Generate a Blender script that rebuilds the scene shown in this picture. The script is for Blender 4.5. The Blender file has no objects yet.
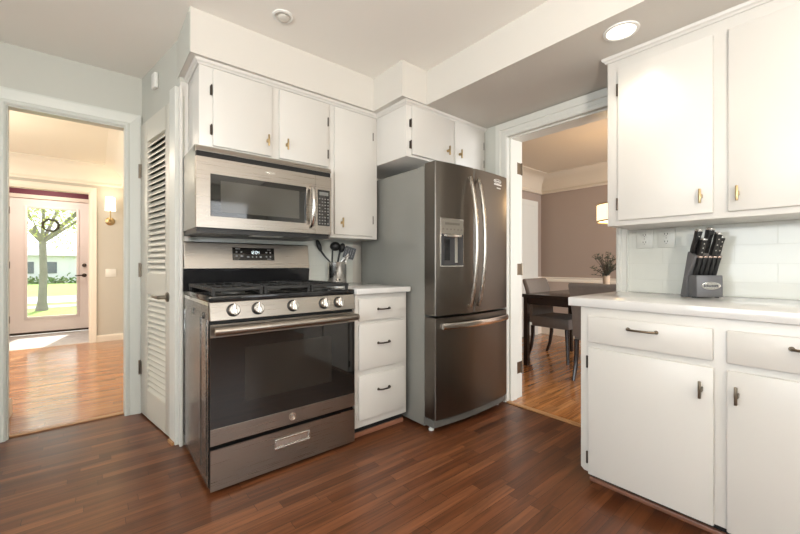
import bpy, bmesh, math, random
from mathutils import Vector, Matrix
S = bpy.context.scene
COL = S.collection
R = math.radians
random.seed(4)

# ------------------------------------------------------------------ camera, world, sun, lights, exposure
H = 1.06
cam_d = bpy.data.cameras.new('camera')
cam_d.sensor_fit = 'HORIZONTAL'; cam_d.sensor_width = 36.0
cam_d.lens = 36.0 * 368.95 / 800.0
cam_d.shift_y = -2.69 / 800.0
cam_d.clip_start = 0.05; cam_d.clip_end = 200
cam = bpy.data.objects.new('camera', cam_d); COL.objects.link(cam)
cam.location = (0, 0, H); cam.rotation_euler = (math.pi/2, 0, 0.8778758 - math.pi/2)
S.camera = cam

S.view_settings.view_transform = 'Standard'
S.view_settings.look = 'None'
S.view_settings.exposure = 0.0
S.view_settings.gamma = 1.0
S.view_settings.use_curve_mapping = False

W = bpy.data.worlds.new('sky'); S.world = W; W.use_nodes = True
bg = W.node_tree.nodes['Background']
bg.inputs[0].default_value = (0.86, 0.94, 1.0, 1); bg.inputs[1].default_value = 2.2

sd = bpy.data.lights.new('sun', 'SUN'); sd.energy = 7.0; sd.angle = R(0.6); sd.color = (1, 0.95, 0.86)
sun = bpy.data.objects.new('sun', sd); COL.objects.link(sun)
sun.rotation_euler = Vector((-0.23, -1, -0.95)).to_track_quat('-Z', 'Y').to_euler()
sun.location = (3, 20, 18)

def area(name, loc, direction, sx, sy, energy, color):
    d = bpy.data.lights.new(name, 'AREA'); d.shape = 'RECTANGLE'; d.size = sx; d.size_y = sy
    d.energy = energy; d.color = color
    o = bpy.data.objects.new(name, d); COL.objects.link(o)
    o.location = loc; o.rotation_euler = Vector(direction).to_track_quat('-Z', 'Y').to_euler()
    return o
def point(name, loc, energy, color, radius=0.05):
    d = bpy.data.lights.new(name, 'POINT'); d.energy = energy; d.color = color; d.shadow_soft_size = radius
    o = bpy.data.objects.new(name, d); COL.objects.link(o); o.location = loc
    return o
DAY = (0.97, 0.985, 1.0); WARM = (1.0, 0.80, 0.56)
area('window_light_left', (-1.93, 0.2, 1.45), (1, 0, -0.05), 2.4, 1.3, 56, (0.88, 0.95, 1.0))        # daylight of the window in the left wall
area('window_light_back', (1.5, -2.44, 1.5), (0, 1, -0.05), 1.1, 1.2, 16, DAY)        # daylight of the window behind
area('dining_window_light', (4.0, -1.40, 1.5), (0, 1, -0.1), 1.8, 1.3, 100, DAY)       # daylight of the dining-room window
area('foyer_ceiling_light', (-1.0, 4.9, 2.30), (0, 0, -1), 0.5, 0.5, 34, (1.0, 0.87, 0.70))
point('foyer_fill', (-1.1, 4.6, 1.9), 26, (1.0, 0.88, 0.68), 0.12)                       # added light brightening the foyer ceiling, with no fixture
FILL_COLOR = (1.0, 0.92, 0.83)
point('kitchen_fill', (-0.3, -1.1, 1.42), 15, FILL_COLOR, 0.14)                              # added fill light, unseen behind the camera
area('kitchen_fill_up', (-0.3, -1.1, 1.48), (0.25, 0.3, 1), 0.25, 0.25, 98, FILL_COLOR)       # added uplight brightening the ceiling, out of view
area('vestibule_fill', (-0.55, 7.1, 2.36), (0, 0, -1), 0.3, 0.3, 16, (1.0, 0.88, 0.76))  # added light so the vestibule and front door come out brighter
area('foyer_side_fill', (-2.85, 5.0, 1.5), (1, 0, 0), 1.6, 1.4, 40, DAY)  # unseen fill before the left foyer wall, which has no window

# ------------------------------------------------------------------ materials
MATS = {}
def mat(name, color, rough=0.5, metal=0.0, spec=0.5, coat=0.0, emit=None, estr=0.0, bump=None, trans=0.0, var=0.0, alpha=1.0, vscale=6.0):
    if name in MATS: return MATS[name]
    m = bpy.data.materials.new(name); m.use_nodes = True; MATS[name] = m
    nt = m.node_tree; b = nt.nodes['Principled BSDF']
    b.inputs['Base Color'].default_value = (*color, 1)
    b.inputs['Roughness'].default_value = rough
    b.inputs['Metallic'].default_value = metal
    b.inputs['Specular IOR Level'].default_value = spec
    b.inputs['Coat Weight'].default_value = coat
    b.inputs['Transmission Weight'].default_value = trans
    b.inputs['Alpha'].default_value = alpha
    if emit:
        b.inputs['Emission Color'].default_value = (*emit, 1); b.inputs['Emission Strength'].default_value = estr
    if bump or var:
        tc = nt.nodes.new('ShaderNodeTexCoord')
    if bump:
        sc, st = bump[0], bump[1]
        mp = nt.nodes.new('ShaderNodeMapping'); nt.links.new(tc.outputs['Object'], mp.inputs[0])
        mp.inputs['Scale'].default_value = bump[2] if len(bump) > 2 else (1, 1, 1)
        n = nt.nodes.new('ShaderNodeTexNoise'); n.inputs['Scale'].default_value = sc; n.inputs['Detail'].default_value = 3
        nt.links.new(mp.outputs[0], n.inputs['Vector'])
        bp = nt.nodes.new('ShaderNodeBump'); bp.inputs['Strength'].default_value = st; bp.inputs['Distance'].default_value = 0.002
        nt.links.new(n.outputs['Fac'], bp.inputs['Height']); nt.links.new(bp.outputs[0], b.inputs['Normal'])
    if var:
        n2 = nt.nodes.new('ShaderNodeTexNoise'); n2.inputs['Scale'].default_value = vscale; n2.inputs['Detail'].default_value = 6
        nt.links.new(tc.outputs['Object'], n2.inputs['Vector'])
        mx = nt.nodes.new('ShaderNodeMix'); mx.data_type = 'RGBA'
        nt.links.new(n2.outputs['Fac'], mx.inputs[0])
        mx.inputs[6].default_value = (*[c*(1-var) for c in color], 1)
        mx.inputs[7].default_value = (*[min(1, c*(1+var)) for c in color], 1)
        nt.links.new(mx.outputs[2], b.inputs['Base Color'])
    return m

def plank(name, cols, width, length, rough, axis='x', coat=0.0):
    m = bpy.data.materials.new(name); m.use_nodes = True; MATS[name] = m
    nt = m.node_tree; N = nt.nodes; L = nt.links; b = N['Principled BSDF']
    def math_(op, a, c=None):
        n = N.new('ShaderNodeMath'); n.operation = op
        for i, v in enumerate((a, c)):
            if v is None: continue
            if isinstance(v, (int, float)): n.inputs[i].default_value = v
            else: L.new(v, n.inputs[i])
        return n.outputs[0]
    tc = N.new('ShaderNodeTexCoord'); sp = N.new('ShaderNodeSeparateXYZ'); L.new(tc.outputs['Object'], sp.inputs[0])
    along, across = (sp.outputs[0], sp.outputs[1]) if axis == 'x' else (sp.outputs[1], sp.outputs[0])
    rowf = math_('DIVIDE', across, width); row = math_('FLOOR', rowf); rfr = math_('FRACT', rowf)
    wn = N.new('ShaderNodeTexWhiteNoise'); wn.noise_dimensions = '1D'; L.new(row, wn.inputs['W'])
    ax = math_('ADD', math_('DIVIDE', along, length), math_('MULTIPLY', wn.outputs['Value'], 7.31))
    colf = math_('FLOOR', ax); cfr = math_('FRACT', ax)
    cv = N.new('ShaderNodeCombineXYZ'); L.new(row, cv.inputs[0]); L.new(colf, cv.inputs[1])
    w2 = N.new('ShaderNodeTexWhiteNoise'); w2.noise_dimensions = '2D'; L.new(cv.outputs[0], w2.inputs['Vector'])
    ramp = N.new('ShaderNodeValToRGB'); L.new(w2.outputs['Value'], ramp.inputs[0])
    els = ramp.color_ramp.elements
    while len(els) < len(cols): els.new(0.5)
    for i, c in enumerate(cols):
        els[i].position = i/(len(cols)-1); els[i].color = (*c, 1)
    mp = N.new('ShaderNodeMapping'); L.new(tc.outputs['Object'], mp.inputs[0])
    mp.inputs['Scale'].default_value = (2.5, 45, 1) if axis == 'x' else (45, 2.5, 1)
    off = N.new('ShaderNodeVectorMath'); off.operation = 'ADD'; L.new(mp.outputs[0], off.inputs[0])
    sc = N.new('ShaderNodeVectorMath'); sc.operation = 'SCALE'; L.new(w2.outputs['Color'], sc.inputs[0]); sc.inputs['Scale'].default_value = 20
    L.new(sc.outputs[0], off.inputs[1])
    gr = N.new('ShaderNodeTexNoise'); gr.inputs['Scale'].default_value = 1.0; gr.inputs['Detail'].default_value = 6; gr.inputs['Distortion'].default_value = 0.7
    L.new(off.outputs[0], gr.inputs['Vector'])
    gcr = N.new('ShaderNodeMapRange'); L.new(gr.outputs['Fac'], gcr.inputs[0])
    gcr.inputs[1].default_value = 0.3; gcr.inputs[2].default_value = 0.7; gcr.inputs[3].default_value = 0.55; gcr.inputs[4].default_value = 1.38
    mul = N.new('ShaderNodeVectorMath'); mul.operation = 'SCALE'; L.new(ramp.outputs[0], mul.inputs[0]); L.new(gcr.outputs[0], mul.inputs['Scale'])
    e1 = math_('LESS_THAN', math_('MULTIPLY', rfr, width), 0.0016)
    e2 = math_('LESS_THAN', math_('MULTIPLY', cfr, length), 0.0018)
    gap = math_('MAXIMUM', e1, e2)
    dark = N.new('ShaderNodeMix'); dark.data_type = 'RGBA'; L.new(gap, dark.inputs[0]); L.new(mul.outputs[0], dark.inputs[6])
    dark.inputs[7].default_value = (*[c*0.3 for c in cols[0]], 1)
    L.new(dark.outputs[2], b.inputs['Base Color'])
    rr = N.new('ShaderNodeMapRange'); L.new(gr.outputs['Fac'], rr.inputs[0]); rr.inputs[3].default_value = rough-0.06; rr.inputs[4].default_value = rough+0.08
    L.new(rr.outputs[0], b.inputs['Roughness'])
    bp = N.new('ShaderNodeBump'); bp.inputs['Strength'].default_value = 0.12; bp.inputs['Distance'].default_value = 0.001
    hh = math_('SUBTRACT', gr.outputs['Fac'], math_('MULTIPLY', gap, 2.0)); L.new(hh, bp.inputs['Height']); L.new(bp.outputs[0], b.inputs['Normal'])
    b.inputs['Coat Weight'].default_value = coat; b.inputs['Coat Roughness'].default_value = 0.15
    return m

def tile_mat(name, col, grout, L_, H_, y0, z0):
    """white tiles laid in running bond on a wall parallel to Y (uses y,z) or X (y0 None -> uses x,z)"""
    m = bpy.data.materials.new(name); m.use_nodes = True; MATS[name] = m
    nt = m.node_tree; N = nt.nodes; L = nt.links; b = N['Principled BSDF']
    tc = N.new('ShaderNodeTexCoord'); sp = N.new('ShaderNodeSeparateXYZ'); L.new(tc.outputs['Object'], sp.inputs[0])
    cb = N.new('ShaderNodeCombineXYZ')
    a = N.new('ShaderNodeMath'); a.operation = 'SUBTRACT'; L.new(sp.outputs[1 if y0 is not None else 0], a.inputs[0]); a.inputs[1].default_value = y0 or 0
    c = N.new('ShaderNodeMath'); c.operation = 'SUBTRACT'; L.new(sp.outputs[2], c.inputs[0]); c.inputs[1].default_value = z0
    L.new(a.outputs[0], cb.inputs[0]); L.new(c.outputs[0], cb.inputs[1])
    br = N.new('ShaderNodeTexBrick'); L.new(cb.outputs[0], br.inputs['Vector'])
    br.inputs['Scale'].default_value = 1; br.inputs['Brick Width'].default_value = L_; br.inputs['Row Height'].default_value = H_
    br.inputs['Mortar Size'].default_value = 0.0016; br.inputs['Mortar Smooth'].default_value = 0.3
    br.offset = 0.5; br.offset_frequency = 2
    br.inputs['Color1'].default_value = (*col, 1); br.inputs['Color2'].default_value = (*[x*0.985 for x in col], 1); br.inputs['Mortar'].default_value = (*grout, 1)
    L.new(br.outputs['Color'], b.inputs['Base Color'])
    bp = N.new('ShaderNodeBump'); bp.invert = True; bp.inputs['Strength'].default_value = 0.4; bp.inputs['Distance'].default_value = 0.003
    L.new(br.outputs['Fac'], bp.inputs['Height'])
    n = N.new('ShaderNodeTexNoise'); n.inputs['Scale'].default_value = 9; L.new(tc.outputs['Object'], n.inputs['Vector'])
    b2 = N.new('ShaderNodeBump'); b2.inputs['Strength'].default_value = 0.12; b2.inputs['Distance'].default_value = 0.004
    L.new(n.outputs['Fac'], b2.inputs['Height']); L.new(bp.outputs[0], b2.inputs['Normal']); L.new(b2.outputs[0], b.inputs['Normal'])
    b.inputs['Roughness'].default_value = 0.12
    return m

def brushed(name, color, rough, scale):
    m = bpy.data.materials.new(name); m.use_nodes = True; MATS[name] = m
    nt = m.node_tree; N = nt.nodes; L = nt.links; b = N['Principled BSDF']
    b.inputs['Metallic'].default_value = 1.0
    tc = N.new('ShaderNodeTexCoord'); mp = N.new('ShaderNodeMapping'); L.new(tc.outputs['Object'], mp.inputs[0]); mp.inputs['Scale'].default_value = scale
    n = N.new('ShaderNodeTexNoise'); n.inputs['Scale'].default_value = 1; n.inputs['Detail'].default_value = 4; L.new(mp.outputs[0], n.inputs['Vector'])
    mr = N.new('ShaderNodeMapRange'); L.new(n.outputs['Fac'], mr.inputs[0]); mr.inputs[3].default_value = rough-0.06; mr.inputs[4].default_value = rough+0.06
    L.new(mr.outputs[0], b.inputs['Roughness'])
    mx = N.new('ShaderNodeMix'); mx.data_type = 'RGBA'; L.new(n.outputs['Fac'], mx.inputs[0])
    mx.inputs[6].default_value = (*[c*0.94 for c in color], 1); mx.inputs[7].default_value = (*[min(1, c*1.06) for c in color], 1)
    L.new(mx.outputs[2], b.inputs['Base Color'])
    bp = N.new('ShaderNodeBump'); bp.inputs['Strength'].default_value = 0.05; bp.inputs['Distance'].default_value = 0.0005
    L.new(n.outputs['Fac'], bp.inputs['Height']); L.new(bp.outputs[0], b.inputs['Normal'])
    return m

def speckled(name):
    m = bpy.data.materials.new(name); m.use_nodes = True; MATS[name] = m
    nt = m.node_tree; N = nt.nodes; L = nt.links; b = N['Principled BSDF']
    tc = N.new('ShaderNodeTexCoord')
    n = N.new('ShaderNodeTexNoise'); n.inputs['Scale'].default_value = 130; n.inputs['Detail'].default_value = 2; L.new(tc.outputs['Object'], n.inputs['Vector'])
    r = N.new('ShaderNodeValToRGB'); L.new(n.outputs['Fac'], r.inputs[0])
    r.color_ramp.elements[0].position = 0.38; r.color_ramp.elements[0].color = (0.075, 0.072, 0.070, 1)
    r.color_ramp.elements[1].position = 0.66; r.color_ramp.elements[1].color = (0.42, 0.415, 0.40, 1)
    L.new(r.outputs[0], b.inputs['Base Color']); b.inputs['Metallic'].default_value = 0.9; b.inputs['Roughness'].default_value = 0.2
    bp = N.new('ShaderNodeBump'); bp.inputs['Strength'].default_value = 0.35; bp.inputs['Distance'].default_value = 0.002
    L.new(n.outputs['Fac'], bp.inputs['Height']); L.new(bp.outputs[0], b.inputs['Normal'])
    return m

wall_paint = mat('wall_paint', (0.54, 0.545, 0.495), 0.6, bump=(180, 0.06))
soffit_paint = mat('soffit_paint', (0.64, 0.615, 0.565), 0.6, bump=(180, 0.06))
ceil_paint = mat('ceiling_paint', (0.86, 0.835, 0.78), 0.7, bump=(120, 0.08))
trim_paint = mat('trim_paint', (0.66, 0.665, 0.62), 0.35)
shaded_frame_paint = mat('doorway_trim_shaded', (0.62, 0.64, 0.595), 0.35)  # trim paint darkened to carry the shade of the doorway corner
cab_paint = mat('cabinet_paint', (0.655, 0.638, 0.60), 0.33, bump=(60, 0.03))
door_paint = mat('louver_paint', (0.62, 0.60, 0.53), 0.38)
foyer_wall = mat('foyer_wall_paint', (0.56, 0.535, 0.475), 0.65)
foyer_ceil = mat('foyer_ceiling_paint', (0.82, 0.79, 0.69), 0.7)
cream_trim = mat('cream_trim_paint', (0.82, 0.76, 0.66), 0.4)
front_door_paint = mat('front_door_paint', (0.84, 0.78, 0.74), 0.4)
burgundy = mat('burgundy_paint', (0.16, 0.035, 0.06), 0.6)
dining_paint = mat('dining_wall_paint', (0.35, 0.28, 0.235), 0.65, bump=(180, 0.06))
dining_low = mat('dining_lower_wall_paint', (0.46, 0.375, 0.32), 0.65)
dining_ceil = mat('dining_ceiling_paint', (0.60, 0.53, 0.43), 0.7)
walnut = plank('walnut_floor', [(0.086, 0.026, 0.009), (0.118, 0.038, 0.014), (0.150, 0.052, 0.020), (0.195, 0.073, 0.030)], 0.052, 0.52, 0.33, coat=0.10)
oak = plank('oak_floor', [(0.32, 0.122, 0.036), (0.41, 0.17, 0.052), (0.48, 0.215, 0.075)], 0.057, 0.9, 0.17, coat=0.4)
oak_strip = mat('oak_strip', (0.42, 0.22, 0.09), 0.35, bump=(40, 0.1, (1, 8, 1)), var=0.2)
red_wood = mat('reddish_wood', (0.28, 0.125, 0.075), 0.4, var=0.2)
slate = mat('entry_tile', (0.55, 0.52, 0.48), 0.5, var=0.35, vscale=14)
counter_m = mat('quartz_counter', (0.68, 0.675, 0.66), 0.12, var=0.05, vscale=9, spec=0.55)
tile_r = tile_mat('white_wall_tile', (0.64, 0.65, 0.60), (0.60, 0.61, 0.56), 0.30, 0.092, 0.197-0.3, 0.88-0.092*2)
tile_b = tile_mat('white_stove_tile', (0.72, 0.74, 0.69), (0.68, 0.70, 0.65), 0.15, 0.075, None, 0.9)
steel = brushed('brushed_steel', (0.37, 0.335, 0.295), 0.29, (3, 3, 300))
steel_v = brushed('brushed_steel_bright', (0.72, 0.69, 0.65), 0.2, (200, 200, 3))
fridge_steel = brushed('dark_brushed_steel', (0.165, 0.148, 0.128), 0.34, (120, 120, 1.5))
chrome = mat('chrome', (0.82, 0.80, 0.77), 0.14, 1.0)
speck = speckled('speckled_metal')
fridge_grey = mat('fridge_grey_paint', (0.235, 0.235, 0.215), 0.3, 0.15, bump=(90, 0.05))
kick_grey = mat('kick_plate_grey', (0.13, 0.13, 0.12), 0.4)
mw_grey = mat('microwave_grey_paint', (0.42, 0.42, 0.38), 0.4, 0.3)
black_glass = mat('black_glass', (0.012, 0.011, 0.010), 0.03, spec=0.7)
oven_screen = mat('oven_screen_glass', (0.022, 0.020, 0.017), 0.05, spec=0.6)
screen_glass = mat('screened_glass', (0.075, 0.072, 0.062), 0.06, spec=0.6)
black_gloss = mat('black_gloss_enamel', (0.014, 0.014, 0.015), 0.12)
black_matte = mat('black_plastic', (0.010, 0.010, 0.010), 0.38)
iron = mat('cast_iron', (0.022, 0.022, 0.022), 0.5, bump=(120, 0.2))
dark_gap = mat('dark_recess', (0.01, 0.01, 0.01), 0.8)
brass = mat('brass', (0.44, 0.325, 0.17), 0.34, 1.0)
aged = mat('aged_bronze', (0.20, 0.16, 0.115), 0.36, 1.0)
bronze = mat('dark_bronze', (0.07, 0.055, 0.045), 0.38, 0.9)
nickel = mat('satin_nickel', (0.27, 0.24, 0.20), 0.3, 1.0)
handle_steel = brushed('handle_steel', (0.52, 0.49, 0.445), 0.27, (200, 200, 3))
knob_steel = mat('knob_steel', (0.50, 0.47, 0.43), 0.24, 1.0)
white_plastic = mat('white_plastic', (0.78, 0.78, 0.74), 0.35)
plate_m = mat('outlet_plastic', (0.60, 0.605, 0.56), 0.35)
print_grey = mat('printed_grey', (0.55, 0.55, 0.53), 0.5)
print_key = mat('printed_key_white', (0.36, 0.36, 0.36), 0.5)
print_white = mat('printed_white', (0.80, 0.80, 0.78), 0.4)
knife_grey = mat('graphite_block', (0.13, 0.13, 0.135), 0.35, 0.2)
espresso = mat('espresso_wood', (0.022, 0.014, 0.011), 0.22, spec=0.5)
uphol = mat('grey_upholstery', (0.19, 0.165, 0.145), 0.85, bump=(350, 0.35), var=0.12, vscale=40)
lampglass = mat('lamp_shade_glow', (0.95, 0.85, 0.65), 0.4, emit=(1.0, 0.78, 0.46), estr=1.5)
sconceglow = mat('sconce_shade_glow', (0.98, 0.92, 0.80), 0.5, emit=(1.0, 0.88, 0.68), estr=1.5)
bulb = mat('downlight_glow', (1, 0.95, 0.88), 0.4, emit=(1.0, 0.92, 0.80), estr=4.0)
leafm = mat('dark_foliage', (0.045, 0.055, 0.035), 0.6, var=0.3, vscale=30)
stem_m = mat('brown_stem', (0.07, 0.05, 0.035), 0.7)
pot_m = mat('pale_clay', (0.55, 0.40, 0.28), 0.6)
bark = mat('grey_bark', (0.24, 0.22, 0.19), 0.85, bump=(12, 0.6), var=0.3)
leaf_out = mat('spring_foliage', (0.58, 0.60, 0.20), 0.6, var=0.25, vscale=2)
leaf_dark = mat('green_hedge', (0.14, 0.24, 0.07), 0.7, var=0.3, vscale=6)
grass_m = mat('lawn_green', (0.30, 0.42, 0.10), 0.9, var=0.4, vscale=1.2)
road_m = mat('pale_asphalt', (0.42, 0.42, 0.44), 0.9, var=0.1)
house_m = mat('white_siding', (0.80, 0.80, 0.80), 0.7)
roof_m = mat('grey_shingle', (0.40, 0.40, 0.42), 0.8)
pane_m = mat('dark_pane', (0.10, 0.13, 0.15), 0.1)
wreath_m = mat('dark_twigs', (0.05, 0.045, 0.025), 0.8)
glass = mat('clear_glass', (1, 1, 1), 0.0, trans=1.0, spec=0.5)
def clear_pane():
    m = bpy.data.materials.new('door_pane'); m.use_nodes = True; nt = m.node_tree
    nt.nodes.remove(nt.nodes['Principled BSDF'])
    t = nt.nodes.new('ShaderNodeBsdfTransparent'); g = nt.nodes.new('ShaderNodeBsdfGlossy'); g.inputs['Roughness'].default_value = 0.02
    mx = nt.nodes.new('ShaderNodeMixShader'); mx.inputs[0].default_value = 0.06
    nt.links.new(t.outputs[0], mx.inputs[1]); nt.links.new(g.outputs[0], mx.inputs[2]); nt.links.new(mx.outputs[0], nt.nodes['Material Output'].inputs[0])
    return m
pane_clear = clear_pane()

# ------------------------------------------------------------------ mesh helpers
class MB:
    """collects shapes in world metres and links them as ONE mesh object"""
    def __init__(self, tf=None): self.bm = bmesh.new(); self.tf = tf
    def _merge(self, t, tf=True):
        mp = {}
        for v in t.verts:
            c = v.co if not (self.tf and tf) else Vector(self.tf(*v.co))
            mp[v] = self.bm.verts.new(c)
        for f in t.faces:
            try: self.bm.faces.new([mp[v] for v in f.verts])
            except ValueError: pass
        t.free()
    def box(self, x0, x1, y0, y1, z0, z1, bev=0.0, seg=2):
        t = bmesh.new(); bmesh.ops.create_cube(t, size=1)
        for v in t.verts:
            v.co = Vector(((x0+x1)/2 + v.co.x*(x1-x0), (y0+y1)/2 + v.co.y*(y1-y0), (z0+z1)/2 + v.co.z*(z1-z0)))
        if bev > 0: bmesh.ops.bevel(t, geom=list(t.edges), offset=bev, segments=seg, affect='EDGES', profile=0.5)
        self._merge(t); return self
    def prism(self, pts, vec, bev=0.0):
        """extrude a planar polygon (3-D points) along vec"""
        t = bmesh.new(); n = len(pts); vec = Vector(vec)
        a = [t.verts.new(p) for p in pts]; b = [t.verts.new(Vector(p)+vec) for p in pts]
        t.faces.new(a); t.faces.new(list(reversed(b)))
        for i in range(n): t.faces.new([a[i], b[i], b[(i+1) % n], a[(i+1) % n]])
        bmesh.ops.recalc_face_normals(t, faces=list(t.faces))
        if bev > 0: bmesh.ops.bevel(t, geom=list(t.edges), offset=bev, segments=2, affect='EDGES', profile=0.5)
        self._merge(t); return self
    def tube(self, pts, r, seg=10, cap=True):
        pts = [Vector(p) for p in pts]; t = bmesh.new(); rings = []
        rs = r if isinstance(r, (list, tuple)) else [r]*len(pts)
        up = None
        for i, p in enumerate(pts):
            d = (pts[min(i+1, len(pts)-1)] - pts[max(i-1, 0)]).normalized()
            if up is None: up = Vector((0, 0, 1)) if abs(d.z) < 0.9 else Vector((1, 0, 0))
            s = d.cross(up).normalized(); up = s.cross(d).normalized()
            rings.append([t.verts.new(p + (s*math.cos(2*math.pi*k/seg) + up*math.sin(2*math.pi*k/seg))*rs[i]) for k in range(seg)])
        for i in range(len(rings)-1):
            for k in range(seg): t.faces.new([rings[i][k], rings[i][(k+1) % seg], rings[i+1][(k+1) % seg], rings[i+1][k]])
        if cap: t.faces.new(list(reversed(rings[0]))); t.faces.new(rings[-1])
        self._merge(t); return self
    def lathe(self, c, prof, axis=(0, 0, 1), seg=28):
        """prof: (radius, height) pairs along axis from c"""
        ax = Vector(axis).normalized(); c = Vector(c)
        s = ax.orthogonal().normalized(); q = ax.cross(s)
        t = bmesh.new(); rings = []
        for r, h in prof:
            if r < 1e-6: rings.append([t.verts.new(c + ax*h)]); continue
            rings.append([t.verts.new(c + ax*h + (s*math.cos(2*math.pi*k/seg)+q*math.sin(2*math.pi*k/seg))*r) for k in range(seg)])
        for i in range(len(rings)-1):
            A, B = rings[i], rings[i+1]
            for k in range(seg):
                k2 = (k+1) % seg
                if len(A) == 1 and len(B) == 1: continue
                if len(A) == 1: t.faces.new([A[0], B[k], B[k2]])
                elif len(B) == 1: t.faces.new([A[k], B[0], A[k2]])
                else: t.faces.new([A[k], A[k2], B[k2], B[k]])
        for ring, flip in ((rings[0], True), (rings[-1], False)):
            if len(ring) > 1 and not getattr(self, 'open', False): t.faces.new(list(reversed(ring)) if flip else ring)
        self._merge(t); return self
    def ball(self, c, r, seg=14, scale=(1, 1, 1)):
        t = bmesh.new(); bmesh.ops.create_uvsphere(t, u_segments=seg, v_segments=max(6, seg//2), radius=r)
        for v in t.verts: v.co = Vector(c) + Vector((v.co.x*scale[0], v.co.y*scale[1], v.co.z*scale[2]))
        self._merge(t); return self
    def quad(self, pts):
        t = bmesh.new(); t.faces.new([t.verts.new(p) for p in pts]); self._merge(t); return self
    def sweep(self, prof, path, up=(0, 0, 1)):
        """sweep a closed 2-D profile (out, up) along a polyline with mitred corners; out = left-hand normal turned to the right of travel"""
        path = [Vector(p) for p in path]; upv = Vector(up); t = bmesh.new(); rings = []
        for i, p in enumerate(path):
            d0 = (p - path[i-1]).normalized() if i > 0 else None
            d1 = (path[i+1] - p).normalized() if i < len(path)-1 else None
            n0 = d0.cross(upv).normalized() if d0 else None; n1 = d1.cross(upv).normalized() if d1 else None
            if n0 is None: n = n1
            elif n1 is None: n = n0
            else:
                n = (n0+n1).normalized(); n = n / max(0.2, n.dot(n0))
            rings.append([t.verts.new(p + n*a + upv*b) for a, b in prof])
        m = len(prof)
        for i in range(len(rings)-1):
            for k in range(m): t.faces.new([rings[i][k], rings[i][(k+1) % m], rings[i+1][(k+1) % m], rings[i+1][k]])
        t.faces.new(rings[0]); t.faces.new(list(reversed(rings[-1])))
        self._merge(t); return self
    def build(self, name, m, parent=None, smooth=True, base=None, angle=35, clean=True):
        bm = self.bm
        if clean: bmesh.ops.recalc_face_normals(bm, faces=list(bm.faces))
        if parent is not None:
            off = Vector((0, 0, 0)); p = parent
            while p is not None: off += p.location; p = p.parent
        else:
            if base is None:
                xs = [v.co.x for v in bm.verts]; ys = [v.co.y for v in bm.verts]; zs = [v.co.z for v in bm.verts]
                base = ((min(xs)+max(xs))/2, (min(ys)+max(ys))/2, min(zs))
            off = Vector(base)
        for v in bm.verts: v.co -= off
        me = bpy.data.meshes.new(name); bm.to_mesh(me); bm.free()
        me.materials.append(m)
        if smooth:
            for f in me.polygons: f.use_smooth = True
            me.set_sharp_from_angle(angle=R(angle))
        o = bpy.data.objects.new(name, me); COL.objects.link(o)
        if parent is not None: o.parent = parent
        else: o.location = off
        return o

def tag(o, label, cat, group=None):
    o['label'] = label; o['category'] = cat
    if group: o['group'] = group
    return o
def thing(name, loc, label, cat, group=None):
    o = bpy.data.objects.new(name, None); o.empty_display_size = 0.1; COL.objects.link(o); o.location = loc
    return tag(o, label, cat, group)
def struct(o): o['kind'] = 'structure'; return o
def sbase(mb, name, m, smooth=False):                    # structure meshes keep world coordinates as object coordinates
    return struct(mb.build(name, m, base=(0, 0, 0), smooth=smooth))
def lab(o, l): o['label'] = l; return o

# ------------------------------------------------------------------ setting: floors, walls, ceilings
CEIL = 2.391; BULK = 2.158
sbase(MB().box(-2.0, 2.45, -2.5, 3.275, -0.06, 0), 'floor', walnut)
sbase(MB().box(-3.0, 0.9, 3.275, 6.53, -0.06, 0.0), 'floor_foyer', oak)
sbase(MB().box(2.45, 5.35, -1.5, 3.0, -0.06, 0.0), 'floor_dining', oak)
sbase(MB().box(-1.25, 0.15, 6.53, 7.84, -0.06, 0.002), 'floor_vestibule', slate)
sbase(MB().box(-2.1, 2.65, -2.6, 3.33, CEIL, CEIL+0.08), 'ceiling', ceil_paint)
# left wall of the kitchen with a window opening, back wall behind the camera with a window opening
sbase(MB().box(-2.1, -2.0, -2.6, -1.1, 0, CEIL).box(-2.1, -2.0, 1.5, 3.33, 0, CEIL).box(-2.1, -2.0, -1.1, 1.5, 0, 0.75).box(-2.1, -2.0, -1.1, 1.5, 2.15, CEIL), 'wall_left', wall_paint)
sbase(MB().box(-2.0, 0.9, -2.6, -2.5, 0, CEIL).box(2.1, 2.57, -2.6, -2.5, 0, CEIL).box(0.9, 2.1, -2.6, -2.5, 0, 0.85).box(0.9, 2.1, -2.6, -2.5, 2.15, CEIL), 'wall_behind', wall_paint)
# doorway wall towards the foyer
sbase(MB().box(-2.0, -0.420, 3.22, 3.33, 0, CEIL).box(0.180, 1.2, 3.22, 3.33, 0, CEIL).box(-0.420, 0.180, 3.22, 3.33, 2.038, CEIL), 'wall_doorway', wall_paint)
# slanted closet wall
CA = Vector((0.271, 3.194, 0)); CB = Vector((0.37, 2.602, 0)); CD = CB - CA; CN = Vector((-CD.y, CD.x, 0)).normalized() * -1
if CN.x > 0: CN = -CN
def cl(t, n=0.0, z=0.0): return CA + CD*t + CN*n + Vector((0, 0, z))
mb = MB()
mb.prism([cl(-0.06, 0, 2.047), cl(1.20, 0, 2.047), cl(1.20, -0.05, 2.047), cl(-0.06, -0.05, 2.047)], (0, 0, CEIL-2.047))
mb.prism([cl(1.0, -0.002, 0), cl(1.22, -0.002, 0), cl(1.22, -0.05, 0), cl(1.0, -0.05, 0)], (0, 0, 2.047))
sbase(mb, 'wall_closet', wall_paint)
sbase(MB().box(1.2, 1.3, 2.63, 3.33, 0, CEIL), 'wall_closet_inside', wall_paint)
sbase(MB().box(0.385, 2.57, 2.53, 2.63, 0, CEIL), 'wall_stove', soffit_paint)
sbase(MB().box(2.45, 2.65, 1.670, 2.53, 0, CEIL).box(2.45, 2.65, -2.5, 0.869, 0, CEIL).box(2.45, 2.65, 0.869, 1.670, 2.055, CEIL), 'wall_right', wall_paint)
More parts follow.
